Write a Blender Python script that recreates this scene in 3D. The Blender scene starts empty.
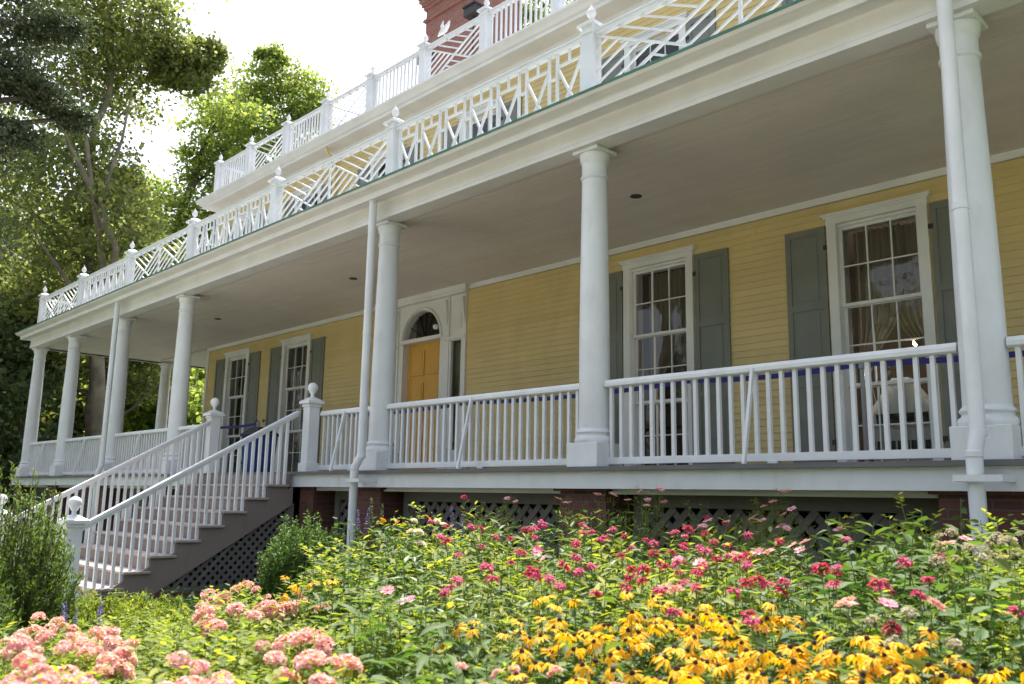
import bpy, math, random
import numpy as np
from mathutils import Vector, Matrix
R = math.radians
sc = bpy.context.scene
col = sc.collection
# ------------------------------------------------------------------ camera
CAM = np.array([6.408, -7.488, -0.347])
RIGHT = np.array([0.69566487, 0.71815292, 0.01751482])
UP = np.array([0.11522389, -0.13561523, 0.9840386])
FWD = np.array([-0.70906547, 0.68254296, 0.17709112])
FPX = 865.475
cd = bpy.data.cameras.new('camera'); co = bpy.data.objects.new('camera', cd); col.objects.link(co)
cd.sensor_width = 36; cd.lens = FPX * 36 / 1024; cd.clip_start = 0.05; cd.clip_end = 2000
cd.dof.use_dof = True; cd.dof.focus_distance = 12.0; cd.dof.aperture_fstop = 5.0
m = Matrix.Identity(4)
for i in range(3):
    m[i][0] = RIGHT[i]; m[i][1] = UP[i]; m[i][2] = -FWD[i]; m[i][3] = CAM[i]
co.matrix_world = m
sc.camera = co
# ------------------------------------------------------------------ light
SUN_DIR = Vector((-0.62, 0.62, 0)).normalized()   # horizontal direction towards the sun
SUN_EL = 64.0
w = bpy.data.worlds.new('World'); sc.world = w; w.use_nodes = True
nt = w.node_tree; nt.nodes.clear()
sky = nt.nodes.new('ShaderNodeTexSky'); sky.sky_type = 'NISHITA'; sky.sun_disc = False
sky.sun_elevation = R(SUN_EL); sky.sun_rotation = math.atan2(SUN_DIR.x, SUN_DIR.y)
sky.air_density = 1.0; sky.dust_density = 4.0; sky.ozone_density = 1.0
hs = nt.nodes.new('ShaderNodeHueSaturation'); hs.inputs['Saturation'].default_value = 0.55; hs.inputs['Value'].default_value = 1.0
bg = nt.nodes.new('ShaderNodeBackground'); bg.inputs['Strength'].default_value = 0.15
wo = nt.nodes.new('ShaderNodeOutputWorld')
nt.links.new(sky.outputs[0], hs.inputs['Color']); nt.links.new(hs.outputs[0], bg.inputs[0]); nt.links.new(bg.outputs[0], wo.inputs[0])
sd = bpy.data.lights.new('sun', 'SUN'); so = bpy.data.objects.new('sun', sd); col.objects.link(so)
sd.energy = 4.0; sd.angle = R(1.0); sd.color = (1.0, 0.95, 0.86)
v = Vector((SUN_DIR.x * math.cos(R(SUN_EL)), SUN_DIR.y * math.cos(R(SUN_EL)), math.sin(R(SUN_EL))))
so.rotation_euler = v.to_track_quat('Z', 'Y').to_euler()
sc.view_settings.view_transform = 'Standard'; sc.view_settings.look = 'None'
sc.view_settings.exposure = 1.3; sc.view_settings.gamma = 1.0
sc.cycles.max_bounces = 8; sc.cycles.transparent_max_bounces = 12
GZ = -1.85
rnd = random.Random(7)
nr = np.random.RandomState(11)

# ------------------------------------------------------------------ materials
def newmat(name):
    m = bpy.data.materials.new(name); m.use_nodes = True
    return m, m.node_tree, m.node_tree.nodes['Principled BSDF']
def noise_mix(nt, c1, c2, scale, detail=3, coord='Object', lo=.35, hi=.65, stretch=None):
    tc = nt.nodes.new('ShaderNodeTexCoord'); n = nt.nodes.new('ShaderNodeTexNoise')
    n.inputs['Scale'].default_value = scale; n.inputs['Detail'].default_value = detail
    if stretch:
        mp = nt.nodes.new('ShaderNodeMapping'); mp.inputs['Scale'].default_value = stretch
        nt.links.new(tc.outputs[coord], mp.inputs[0]); nt.links.new(mp.outputs[0], n.inputs['Vector'])
    else: nt.links.new(tc.outputs[coord], n.inputs['Vector'])
    rp = nt.nodes.new('ShaderNodeValToRGB')
    rp.color_ramp.elements[0].position = lo; rp.color_ramp.elements[1].position = hi
    rp.color_ramp.elements[0].color = (*c1, 1); rp.color_ramp.elements[1].color = (*c2, 1)
    nt.links.new(n.outputs['Fac'], rp.inputs[0])
    return rp, n
def paint(name, c, rough=.5, var=.06, scale=3.0, bump=0.0, stretch=None):
    m, nt, p = newmat(name)
    c2 = tuple(x * (1 - var) for x in c)
    rp, n = noise_mix(nt, c2, c, scale, 5, stretch=stretch)
    nt.links.new(rp.outputs[0], p.inputs['Base Color']); p.inputs['Roughness'].default_value = rough
    if bump:
        n2 = nt.nodes.new('ShaderNodeTexNoise'); n2.inputs['Scale'].default_value = 60
        b = nt.nodes.new('ShaderNodeBump'); b.inputs['Strength'].default_value = bump; b.inputs['Distance'].default_value = .01
        nt.links.new(n2.outputs[0], b.inputs['Height']); nt.links.new(b.outputs[0], p.inputs['Normal'])
    return m
def island_tint(m, amt=.10):
    nt = m.node_tree; p = nt.nodes['Principled BSDF']; src = p.inputs['Base Color'].links[0].from_socket
    geo = nt.nodes.new('ShaderNodeNewGeometry'); mr = nt.nodes.new('ShaderNodeMapRange'); mr.inputs['To Min'].default_value = 1-amt; mr.inputs['To Max'].default_value = 1
    nt.links.new(geo.outputs['Random Per Island'], mr.inputs['Value'])
    mx = nt.nodes.new('ShaderNodeMixRGB'); mx.blend_type = 'MULTIPLY'; mx.inputs[0].default_value = 1
    nt.links.new(src, mx.inputs[1]); nt.links.new(mr.outputs[0], mx.inputs[2]); nt.links.new(mx.outputs[0], p.inputs['Base Color'])
def grime(m, amt=.35, scale=7, c=(.42,.38,.30)):
    nt = m.node_tree; p = nt.nodes['Principled BSDF']; src = p.inputs['Base Color'].links[0].from_socket
    rp, n = noise_mix(nt, (0,0,0), (1,1,1), scale, 8, lo=.56, hi=.80, stretch=(1,1,.35))
    ml = nt.nodes.new('ShaderNodeMath'); ml.operation = 'MULTIPLY'; ml.inputs[1].default_value = amt
    nt.links.new(rp.outputs[0], ml.inputs[0])
    mx = nt.nodes.new('ShaderNodeMixRGB'); mx.inputs[2].default_value = (*c, 1)
    nt.links.new(ml.outputs[0], mx.inputs[0]); nt.links.new(src, mx.inputs[1]); nt.links.new(mx.outputs[0], p.inputs['Base Color'])
M = {}
M['white'] = paint('white_paint', (.78, .80, .84), .42, .10, 2.2, .05)
M['trim'] = paint('trim_paint', (.76, .76, .77), .45, .10, 2.0, .05)
M['ceiling'] = paint('ceiling_paint', (.72, .67, .63), .6, .08, .7)
M['yellow'] = paint('yellow_siding_paint', (.69, .54, .26), .6, .10, 1.3, .08)
M['door'] = paint('ochre_door_paint', (.66, .35, .055), .45, .08, 2.5)
M['shutter'] = paint('grey_green_paint', (.185, .195, .175), .5, .12, 3.0)
M['deck'] = paint('grey_deck_paint', (.16, .155, .16), .6, .2, 2.0)
M['riser'] = paint('taupe_paint', (.255, .205, .19), .6, .15, 1.6)
M['tread'] = paint('worn_tread_paint', (.46, .39, .375), .6, .2, 3.0)
M['lattice'] = paint('grey_lattice_paint', (.175, .158, .155), .6, .15, 3.0)
island_tint(M['yellow'], .08); island_tint(M['ceiling'], .07); island_tint(M['tread'], .15); island_tint(M['lattice'], .25)
grime(M['white'], .30, 5); grime(M['trim'], .14, 6, (.50,.48,.44)); grime(M['yellow'], .25, 3, (.40,.30,.16)); grime(M['ceiling'], .14, 1.2, (.33,.28,.24)); grime(M['riser'], .4, 4, (.12,.10,.09)); grime(M['shutter'], .35, 6, (.20,.21,.19)); grime(M['door'], .3, 5, (.40,.22,.06))
M['dark'] = paint('under_porch_shade', (.02, .02, .02), .9)  # near-black: shade under the porch put into the colour
M['copper'] = paint('verdigris_copper', (.08, .22, .19), .6, .35, 6.0)
M['iron'] = paint('dark_iron', (.025, .02, .018), .5)
M['chrome'] = paint('dull_steel', (.25, .25, .26), .3)
M['navy'] = paint('navy_webbing', (.012, .014, .16), .7, .2, 20)
M['blue'] = paint('blue_plastic', (.012, .05, .24), .4)
M['black'] = paint('black_plastic', (.015, .015, .03), .4)
M['curtain'] = paint('cream_cloth', (.36, .31, .25), .9, .15, 4)
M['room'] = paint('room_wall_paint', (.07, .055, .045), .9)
M['roof'] = paint('grey_roof_sheet', (.25, .25, .25), .7)
M['tent'] = paint('white_canvas', (.85, .85, .86), .8)
M['soil'] = paint('dark_mulch', (.045, .03, .02), .95, .5, 18)
def lawn():
    m, nt, p = newmat('lawn_grass')
    rp, n = noise_mix(nt, (.035, .07, .015), (.075, .13, .03), 1.5, 8)
    nt.links.new(rp.outputs[0], p.inputs['Base Color']); p.inputs['Roughness'].default_value = .9
    return m
M['lawn'] = lawn()
def brick():
    m, nt, p = newmat('red_brick')
    tc = nt.nodes.new('ShaderNodeTexCoord'); sep = nt.nodes.new('ShaderNodeSeparateXYZ'); cb = nt.nodes.new('ShaderNodeCombineXYZ')
    ad = nt.nodes.new('ShaderNodeMath'); ad.operation = 'ADD'
    nt.links.new(tc.outputs['Object'], sep.inputs[0]); nt.links.new(sep.outputs[0], ad.inputs[0]); nt.links.new(sep.outputs[1], ad.inputs[1])
    nt.links.new(ad.outputs[0], cb.inputs[0]); nt.links.new(sep.outputs[2], cb.inputs[1])
    b = nt.nodes.new('ShaderNodeTexBrick'); b.inputs['Scale'].default_value = 1.0
    b.inputs['Brick Width'].default_value = .22; b.inputs['Row Height'].default_value = .075; b.inputs['Mortar Size'].default_value = .008
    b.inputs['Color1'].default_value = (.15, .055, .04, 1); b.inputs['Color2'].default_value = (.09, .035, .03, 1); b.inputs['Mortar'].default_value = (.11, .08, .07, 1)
    nt.links.new(cb.outputs[0], b.inputs['Vector'])
    nt.links.new(b.outputs[0], p.inputs['Base Color']); p.inputs['Roughness'].default_value = .85
    bp = nt.nodes.new('ShaderNodeBump'); bp.inputs['Distance'].default_value = .01; bp.invert = True
    nt.links.new(b.outputs['Fac'], bp.inputs['Height']); nt.links.new(bp.outputs[0], p.inputs['Normal'])
    return m
M['brick'] = brick(); M['brick2'] = brick()
for n_ in M['brick2'].node_tree.nodes:
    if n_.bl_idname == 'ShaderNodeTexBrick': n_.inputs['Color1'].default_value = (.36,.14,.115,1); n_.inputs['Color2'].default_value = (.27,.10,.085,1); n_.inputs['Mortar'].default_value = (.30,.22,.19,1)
def glass():
    m = bpy.data.materials.new('window_glass'); m.use_nodes = True; nt = m.node_tree; nt.nodes.clear()
    g = nt.nodes.new('ShaderNodeBsdfGlossy'); g.inputs['Roughness'].default_value = .02; g.inputs['Color'].default_value = (.9, .9, .9, 1)
    t = nt.nodes.new('ShaderNodeBsdfTransparent'); t.inputs['Color'].default_value = (.75, .76, .74, 1)
    f = nt.nodes.new('ShaderNodeFresnel'); f.inputs['IOR'].default_value = 1.6
    n = nt.nodes.new('ShaderNodeTexNoise'); n.inputs['Scale'].default_value = 2.5
    tc = nt.nodes.new('ShaderNodeTexCoord'); nt.links.new(tc.outputs['Object'], n.inputs['Vector'])
    b = nt.nodes.new('ShaderNodeBump'); b.inputs['Strength'].default_value = .25; b.inputs['Distance'].default_value = .02
    nt.links.new(n.outputs[0], b.inputs['Height']); nt.links.new(b.outputs[0], g.inputs['Normal'])
    mx = nt.nodes.new('ShaderNodeMixShader'); o = nt.nodes.new('ShaderNodeOutputMaterial')
    nt.links.new(f.outputs[0], mx.inputs[0]); nt.links.new(t.outputs[0], mx.inputs[1]); nt.links.new(g.outputs[0], mx.inputs[2]); nt.links.new(mx.outputs[0], o.inputs[0])
    return m
M['glass'] = glass()
def leafmat(name, c1, c2, c3=None, trans=.45, rough=.55, tc_gain=1.6):
    m = bpy.data.materials.new(name); m.use_nodes = True; nt = m.node_tree; nt.nodes.clear()
    geo = nt.nodes.new('ShaderNodeNewGeometry'); rp = nt.nodes.new('ShaderNodeValToRGB')
    e = rp.color_ramp.elements; e[0].color = (*c1, 1); e[1].color = (*c2, 1); e[0].position = .1; e[1].position = .75
    if c3: x = e.new(.97); x.color = (*c3, 1)
    nt.links.new(geo.outputs['Random Per Island'], rp.inputs[0])
    p = nt.nodes.new('ShaderNodeBsdfPrincipled'); p.inputs['Roughness'].default_value = rough; p.inputs['Specular IOR Level'].default_value = .35
    t = nt.nodes.new('ShaderNodeBsdfTranslucent'); mm = nt.nodes.new('ShaderNodeMixRGB'); mm.blend_type = 'MULTIPLY'; mm.inputs[0].default_value = 1
    mm.inputs[2].default_value = (tc_gain, tc_gain, tc_gain * .6, 1)
    nt.links.new(rp.outputs[0], p.inputs['Base Color']); nt.links.new(rp.outputs[0], mm.inputs[1]); nt.links.new(mm.outputs[0], t.inputs[0])
    mx = nt.nodes.new('ShaderNodeMixShader'); mx.inputs[0].default_value = trans; o = nt.nodes.new('ShaderNodeOutputMaterial')
    nt.links.new(p.outputs[0], mx.inputs[1]); nt.links.new(t.outputs[0], mx.inputs[2]); nt.links.new(mx.outputs[0], o.inputs[0])
    return m
def petalmat(name, c1, c2, trans=.35):
    return leafmat(name, c1, c2, None, trans, .6, 1.0)
M['leaf_syc'] = leafmat('sycamore_leaf', (.11, .145, .055), (.20, .235, .08), (.32, .31, .10))
M['leaf_light'] = leafmat('light_leaf', (.16, .22, .06), (.23, .29, .085), (.32, .34, .11), .6)
M['leaf_dark'] = leafmat('dark_leaf', (.04, .065, .025), (.08, .115, .04), None, .3)
M['leaf_cedar'] = leafmat('cedar_needles', (.045, .065, .036), (.09, .115, .06), None, .2)
M['leaf_bush'] = leafmat('yew_leaf', (.06, .105, .025), (.12, .18, .04), None, .4)
M['leaf_box'] = leafmat('boxwood_leaf', (.06, .12, .03), (.13, .22, .045), None, .35)
M['leaf_g1'] = leafmat('garden_leaf_bright', (.10, .15, .02), (.21, .27, .035), (.33, .33, .04), .5, .6)
M['leaf_g2'] = leafmat('garden_leaf_mid', (.055, .11, .022), (.11, .18, .038), (.18, .24, .05), .42, .6)
M['leaf_g3'] = leafmat('garden_leaf_dark', (.025, .065, .015), (.06, .125, .025), None, .35, .6)
M['leaf_g4'] = leafmat('garden_leaf_silver', (.09, .15, .06), (.18, .25, .12), None, .3, .5)
M['leaf_red'] = leafmat('reddish_young_leaf', (.18, .06, .03), (.34, .12, .06), None, .35, .4)
M['stem'] = leafmat('green_stem', (.12, .18, .05), (.18, .22, .07), None, .1)
M['drystem'] = paint('dry_stem', (.20, .14, .09), .8)
M['bark'] = paint('tree_bark', (.13, .10, .075), .9, .45, 3.0, .5)
M['barkpale'] = paint('pale_sycamore_bark', (.21, .18, .135), .85, .5, 2.0, .3)
M['p_yellow'] = petalmat('yellow_petal', (.80, .40, .008), (.90, .54, .012))
M['p_cone'] = paint('brown_cone', (.045, .02, .012), .9)
M['p_crim'] = petalmat('crimson_petal', (.52, .03, .14), (.76, .09, .30))
M['p_green'] = paint('green_brown_calyx', (.12, .11, .04), .8)
M['p_pink'] = petalmat('pink_petal', (.72, .28, .42), (.85, .48, .60))
M['p_salmon'] = petalmat('salmon_petal', (.82, .37, .42), (.92, .66, .68))
M['p_purple'] = petalmat('violet_petal', (.16, .12, .42), (.30, .24, .60))
M['p_white'] = petalmat('cream_petal', (.78, .70, .60), (.88, .84, .78))
M['p_orange'] = petalmat('orange_petal', (.72, .26, .02), (.85, .40, .02))
M['p_pale'] = petalmat('pale_seed_head', (.42, .38, .30), (.58, .52, .42))
def lampmat():
    m, nt, p = newmat('warm_bulb'); p.inputs['Emission Color'].default_value = (1, .55, .18, 1); p.inputs['Emission Strength'].default_value = 5
    return m
M['bulb'] = lampmat()

# ------------------------------------------------------------------ mesh builder
class MB:
    def __init__(s): s.v = []; s.f = []
    def add(s, vs, fs):
        n = len(s.v); s.v += [tuple(map(float, p)) for p in vs]; s.f += [tuple(i + n for i in f) for f in fs]; return s
    def box(s, x0, x1, y0, y1, z0, z1):
        return s.add([(x0,y0,z0),(x1,y0,z0),(x1,y1,z0),(x0,y1,z0),(x0,y0,z1),(x1,y0,z1),(x1,y1,z1),(x0,y1,z1)],
                     [(3,2,1,0),(4,5,6,7),(0,1,5,4),(1,2,6,5),(2,3,7,6),(3,0,4,7)])
    def bar(s, p, q, w, h, up=(0,0,1)):
        p = Vector(p); q = Vector(q); d = (q - p).normalized(); up = Vector(up)
        a = d.cross(up)
        if a.length < 1e-4: a = d.cross(Vector((1,0,0)))
        a.normalize(); b = a.cross(d).normalized(); a = a * w / 2; b = b * h / 2
        vs = [p-a-b, p+a-b, p+a+b, p-a+b, q-a-b, q+a-b, q+a+b, q-a+b]
        return s.add(vs, [(3,2,1,0),(4,5,6,7),(0,1,5,4),(1,2,6,5),(2,3,7,6),(3,0,4,7)])
    def tube(s, pts, rs, n=8, cap=True):
        pts = [Vector(p) for p in pts]
        if not hasattr(rs, '__len__'): rs = [rs] * len(pts)
        vs = []; a = None
        for i, p in enumerate(pts):
            d = (pts[min(i+1, len(pts)-1)] - pts[max(i-1, 0)])
            d = d.normalized() if d.length > 1e-9 else Vector((0,0,1))
            if a is None: a = d.orthogonal().normalized()
            a = (a - d * a.dot(d)); a = a.normalized() if a.length > 1e-6 else d.orthogonal().normalized()
            b = d.cross(a)
            for k in range(n):
                t = 2 * math.pi * k / n; vs.append(p + (a * math.cos(t) + b * math.sin(t)) * rs[i])
        fs = []
        for i in range(len(pts)-1):
            for k in range(n):
                k2 = (k+1) % n; fs.append((i*n+k, i*n+k2, (i+1)*n+k2, (i+1)*n+k))
        if cap: fs.append(tuple(range(n))[::-1]); fs.append(tuple((len(pts)-1)*n+k for k in range(n)))
        return s.add(vs, fs)
    def lathe(s, c, prof, n=24):
        c = Vector(c); vs = []
        for r, z in prof:
            for k in range(n):
                t = 2*math.pi*k/n; vs.append((c.x + r*math.cos(t), c.y + r*math.sin(t), c.z + z))
        fs = []
        for i in range(len(prof)-1):
            for k in range(n):
                k2 = (k+1) % n; fs.append((i*n+k, i*n+k2, (i+1)*n+k2, (i+1)*n+k))
        fs.append(tuple(range(n))[::-1]); fs.append(tuple((len(prof)-1)*n+k for k in range(n)))
        return s.add(vs, fs)
    def prism(s, prof, x0, x1):            # prof = (y,z) polygon extruded along X
        n = len(prof)
        vs = [(x0, y, z) for y, z in prof] + [(x1, y, z) for y, z in prof]
        return s.add(vs, [tuple(range(n)), tuple(range(n, 2*n))[::-1]] + [(i, n+i, n+(i+1) % n, (i+1) % n) for i in range(n)])
    def build(s, name, mat, parent=None, smooth=False, bevel=0, loc=None):
        me = bpy.data.meshes.new(name); 
        vs = s.v
        if loc is not None: vs = [(x-loc[0], y-loc[1], z-loc[2]) for x, y, z in vs]
        me.from_pydata(vs, [], s.f)
        me.materials.append(M[mat] if isinstance(mat, str) else mat)
        if smooth: me.shade_smooth(); me.set_sharp_from_angle(angle=R(40))
        o = bpy.data.objects.new(name, me); col.objects.link(o)
        if loc is not None: o.location = loc
        if parent is not None: o.parent = parent
        if bevel:
            b = o.modifiers.new('bevel', 'BEVEL'); b.width = bevel; b.segments = 2; b.limit_method = 'ANGLE'
        return o
def tag(o, label=None, cat=None, group=None, kind=None):
    if label: o['label'] = label
    if cat: o['category'] = cat
    if group: o['group'] = group
    if kind: o['kind'] = kind
    return o
def empty(name, loc=(0,0,0), rz=0):
    o = bpy.data.objects.new(name, None); col.objects.link(o); o.location = loc; o.rotation_euler = (0,0,rz); return o
def linkcopy(src, parent, loc=None):
    c = src.copy(); col.objects.link(c); c.parent = parent
    if loc is not None: c.location = loc
    return c
def copy_tree(o, parent=None):
    c = o.copy(); col.objects.link(c)
    if parent is not None: c.parent = parent
    for ch in list(o.children): copy_tree(ch, c)
    return c
def at(px, py, hd):          # a point seen at pixel (px,py), hd metres away on the plan
    d = FWD * FPX + RIGHT * (px - 512) - UP * (py - 342)
    return Vector(CAM + d / math.hypot(d[0], d[1]) * hd)
def clip_seg(p, q, poly):    # convex polygon, counter-clockwise
    t0, t1 = 0., 1.; d = (q[0]-p[0], q[1]-p[1]); n = len(poly)
    for i in range(n):
        a = poly[i]; b = poly[(i+1) % n]; nx, ny = -(b[1]-a[1]), b[0]-a[0]
        num = (p[0]-a[0])*nx + (p[1]-a[1])*ny; den = d[0]*nx + d[1]*ny
        if abs(den) < 1e-9:
            if num < 0: return None
        else:
            t = -num/den
            if den > 0: t0 = max(t0, t)
            else: t1 = min(t1, t)
    if t1 - t0 < 1e-3: return None
    return ((p[0]+d[0]*t0, p[1]+d[1]*t0), (p[0]+d[0]*t1, p[1]+d[1]*t1))

# ------------------------------------------------------------------ ground
g = MB(); g.add([(-600,-600,GZ),(600,-600,GZ),(600,600,GZ),(-600,600,GZ)], [(0,1,2,3)])
tag(g.build('ground', 'lawn'), kind='structure')
g = MB(); g.add([(-5.2,-6.9,GZ+.004),(7.6,-6.9,GZ+.004),(7.6,-.35,GZ+.004),(-5.2,-.35,GZ+.004)], [(0,1,2,3)])
tag(g.build('garden_soil', 'soil'), kind='structure')
m_, nt_, p_ = newmat('pale_gravel_path')
rp_, n_ = noise_mix(nt_, (.38, .33, .29), (.50, .45, .40), 30, 6); nt_.links.new(rp_.outputs[0], p_.inputs['Base Color'])
M['path'] = m_
g = MB(); g.add([(-34,-17,GZ+.004),(26,-17,GZ+.004),(26,-7.0,GZ+.004),(-34,-7.0,GZ+.004)], [(0,1,2,3)])
tag(g.build('bounce_ground', 'path'), kind='structure')  # unseen pale ground, added to bounce warm light up under the porch
g = MB(); g.add([(-9.6,-6.9,GZ+.004),(-5.9,-6.9,GZ+.004),(-5.9,-3.2,GZ+.004),(-9.6,-3.2,GZ+.004)], [(0,1,2,3)])
tag(g.build('path', 'path'), kind='structure')

# ------------------------------------------------------------------ house
house = empty('yellow_house', (-7.7, 3.5, GZ)); house_inv = Vector((7.7, -3.5, -GZ))
tag(house, 'yellow clapboard house with white columned porch, grey-green shutters and two roof balustrades', 'house')
class HB:
    pass
def hp(mb, name, mat, parent=None, smooth=False, bevel=0, loc=None):
    """a part of the house, modelled in world coordinates"""
    o = mb.build(name, mat, None, smooth, bevel, loc)
    par = parent or house
    o.parent = par
    off = Vector((0,0,0)); q = par
    while q is not None: off += q.location; q = q.parent
    o.location = Vector(o.location) - off
    return o
D = 3.484; XL = -21.6; XW = -17.77; XR = 8.4; XWR = 9.2
COLX = [-21.45, -18.4, -14.86, -11.33, -4.117, 0.0, 4.098, 8.2]
# openings in the ground-floor wall (x0,x1,z0,z1)
WINS = [(-16.55,-15.2), (-13.42,-12.05), (-2.32,-0.97), (1.20,2.52)]
WZ0, WZ1 = .12, 3.36
OPEN = [(a+.08, b-.08, WZ0, WZ1) for a, b in WINS] + [(-9.15, -6.26, 0.0, 3.8)]
UW = [-15.9, -12.62, -9.2, -6.0, -1.64, 1.86]
UZ0, UZ1 = 5.2, 7.3
OPENU = [(c-.55, c+.55, UZ0, UZ1) for c in UW]
def siding(z0, z1, opens, mb, x0=XW, x1=XWR, y=D, h=.1):
    z = z0
    while z < z1 - .01:
        za, zb = z, min(z + h, z1)
        segs = [(x0, x1)]
        for a, b, c, d in opens:
            if d > za + .02 and c < zb - .02:
                ns = []
                for s0, s1 in segs:
                    if a > s0: ns.append((s0, min(a, s1)))
                    if b < s1: ns.append((max(b, s0), s1))
                segs = [q for q in ns if q[1] - q[0] > .01]
        ns = []
        for s0, s1 in segs:
            x_ = s0; 
            while s1 - x_ > 5.2:
                c_ = x_ + rnd.uniform(2.2, 4.6); ns.append((x_, c_-.0015)); x_ = c_+.0015
            ns.append((x_, s1))
        for s0, s1 in ns:
            mb.prism([(y-.018, za), (y-.005, zb), (y+.02, zb), (y+.02, za)], s0, s1)
        z += h
mb = MB(); siding(0, 3.8, OPEN, mb); siding(4.2, 8.3, OPENU, mb)
hp(mb, 'front_wall', 'yellow')
mb = MB()      # side walls and back
for z in np.arange(-.2, 8.3, .1):
    mb.add([(XW-.024, D, z), (XW-.006, D, z+.1), (XW+.1, D, z+.1), (XW+.1, D, z), (XW-.024, 15, z), (XW-.006, 15, z+.1), (XW+.1, 15, z+.1), (XW+.1, 15, z)],
           [(0,1,2,3),(7,6,5,4),(0,4,5,1),(1,5,6,2),(3,7,4,0)])
mb.box(XWR-.1, XWR, D+.03, 15, -1.85, 8.3); mb.box(XW+.11, XWR-.11, 14.9, 15, -1.85, 8.3)
hp(mb, 'side_wall', 'yellow')
mb = MB()
mb.box(XW-.05, XW+.07, D-.04, D+.05, 0, 3.8); mb.box(XW-.05, XW+.07, D-.04, D+.05, 4.2, 7.99)
mb.box(XW, XWR, D-.05, D, 3.70, 3.799)                    # ceiling moulding against the wall
mb.box(XW, XWR, D-.035, D, 0.0, .14)
hp(mb, 'wall_trim', 'trim')
# foundation wall behind the lattice
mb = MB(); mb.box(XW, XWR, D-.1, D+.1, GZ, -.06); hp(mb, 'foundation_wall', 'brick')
# interior
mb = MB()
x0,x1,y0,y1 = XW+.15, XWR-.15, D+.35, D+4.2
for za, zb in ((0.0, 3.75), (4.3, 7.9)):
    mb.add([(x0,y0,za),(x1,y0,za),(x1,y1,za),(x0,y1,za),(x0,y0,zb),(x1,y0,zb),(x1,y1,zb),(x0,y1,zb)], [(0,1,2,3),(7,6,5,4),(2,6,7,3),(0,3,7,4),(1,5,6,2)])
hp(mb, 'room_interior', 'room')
mb = MB()   # back of the wall, opaque around openings
def plate(opens, z0, z1, y, mb):
    xs = sorted(opens); x = XW+.1
    for a, b, c, d in xs:
        mb.box(x, a-.0, y, y+.33, z0, z1)
        if c > z0+.01: mb.box(a, b, y, y+.33, z0, c)
        if d < z1-.01: mb.box(a, b, y, y+.33, d, z1)
        x = b
    mb.box(x, XWR-.1, y, y+.33, z0, z1)
plate(sorted([(a,b,WZ0,WZ1) for a,b,_,_ in [(q[0],q[1],0,0) for q in OPEN[:4]]] + [(-8.36,-7.04,0,3.56),(-6.80,-6.32,.5,2.75),(-9.10,-8.62,.5,2.75)]), 0.0, 3.78, D+.021, mb)
plate(OPENU, 4.2, 8.25, D+.021, mb)
hp(mb, 'inner_wall', 'trim')

# windows: frame, sashes, panes, curtains
def sash(mb, x0, x1, z0, z1, y, rows, cols=3, st=.045, mt=.018, dy=.04):
    mb.box(x0, x0+st, y, y+dy, z0, z1); mb.box(x1-st, x1, y, y+dy, z0, z1)
    mb.box(x0+st, x1-st, y, y+dy, z0, z0+st); mb.box(x0+st, x1-st, y, y+dy, z1-st, z1)
    for i in range(1, cols):
        x = x0 + st + (x1-x0-2*st)*i/cols; mb.box(x-mt/2, x+mt/2, y+.004, y+dy-.004, z0+st, z1-st)
    for j in range(1, rows):
        z = z0 + st + (z1-z0-2*st)*j/rows; mb.box(x0+st, x1-st, y+.006, y+dy-.006, z-mt/2, z+mt/2)
def curtain_mesh(x0, x1, ztop, zbot, y, side):
    """pleated cloth gathered towards one side at mid height"""
    mb = MB(); nx, nz = 34, 16; tie = ztop - (ztop-zbot)*.62
    vs = []
    for j in range(nz+1):
        z = ztop + (zbot-ztop)*j/nz
        k = 1 - .78*math.exp(-((z-tie)/.55)**2) if z > tie else .22 + .25*(1-math.exp(-((z-tie)/.6)**2))
        for i in range(nx+1):
            u = i/nx
            xx = (x0 + (x1-x0)*u*k) if side < 0 else (x1 - (x1-x0)*u*k)
            vs.append((xx, y + .03*math.sin(u*44) , z))
    fs = [(j*(nx+1)+i, j*(nx+1)+i+1, (j+1)*(nx+1)+i+1, (j+1)*(nx+1)+i) for j in range(nz) for i in range(nx)]
    mb.add(vs, fs); return mb
def window(x0, x1, z0, z1, y, full=True):
    f = MB(); cw = .13
    # casing
    f.box(x0, x0+cw, y-.055, y+.0, z0, z1+.02); f.box(x1-cw, x1, y-.055, y+.0, z0, z1+.02)
    f.box(x0-.01, x1+.01, y-.06, y, z1+.02, z1+.13)
    f.box(x0-.06, x1+.06, y-.10, y, z1+.13, z1+.165); f.box(x0-.04, x1+.04, y-.08, y, z1+.105, z1+.13)
    # jambs
    f.box(x0+cw-.03, x0+cw, y+.0, y+.30, z0, z1+.02); f.box(x1-cw, x1-cw+.03, y+.0, y+.30, z0, z1+.02)
    f.box(x0+cw, x1-cw, y, y+.3, z1-.02, z1+.019)
    fr = hp(f, 'window', 'trim')
    s = MB(); s.box(x0-.03, x1+.03, y-.11, y+.3, z0-.06, z0); hp(s, 'sill', 'trim', fr)
    a, b = x0+cw, x1-cw
    if full:
        h = (z1-.02-z0)/3
        spans = [(z0, z0+h, .13), (z0+h-.03, z0+2*h, .085), (z0+2*h-.03, z1-.02, .04)]
    else:
        h = (z1-z0)/2; spans = [(z0, z0+h, .09), (z0+h-.03, z1-.02, .045)]
    for q0, q1, yy in spans:
        s = MB(); sash(s, a, b, q0, q1, y+yy, 2 if full else 2); so_ = hp(s, 'sash', 'trim', fr)
        p = MB(); p.add([(a+.02, y+yy+.02, q0+.02), (b-.02, y+yy+.02, q0+.02), (b-.02, y+yy+.02, q1-.02), (a+.02, y+yy+.02, q1-.02)], [(0,1,2,3)])
        hp(p, 'pane', 'glass', fr)
    return fr
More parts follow.
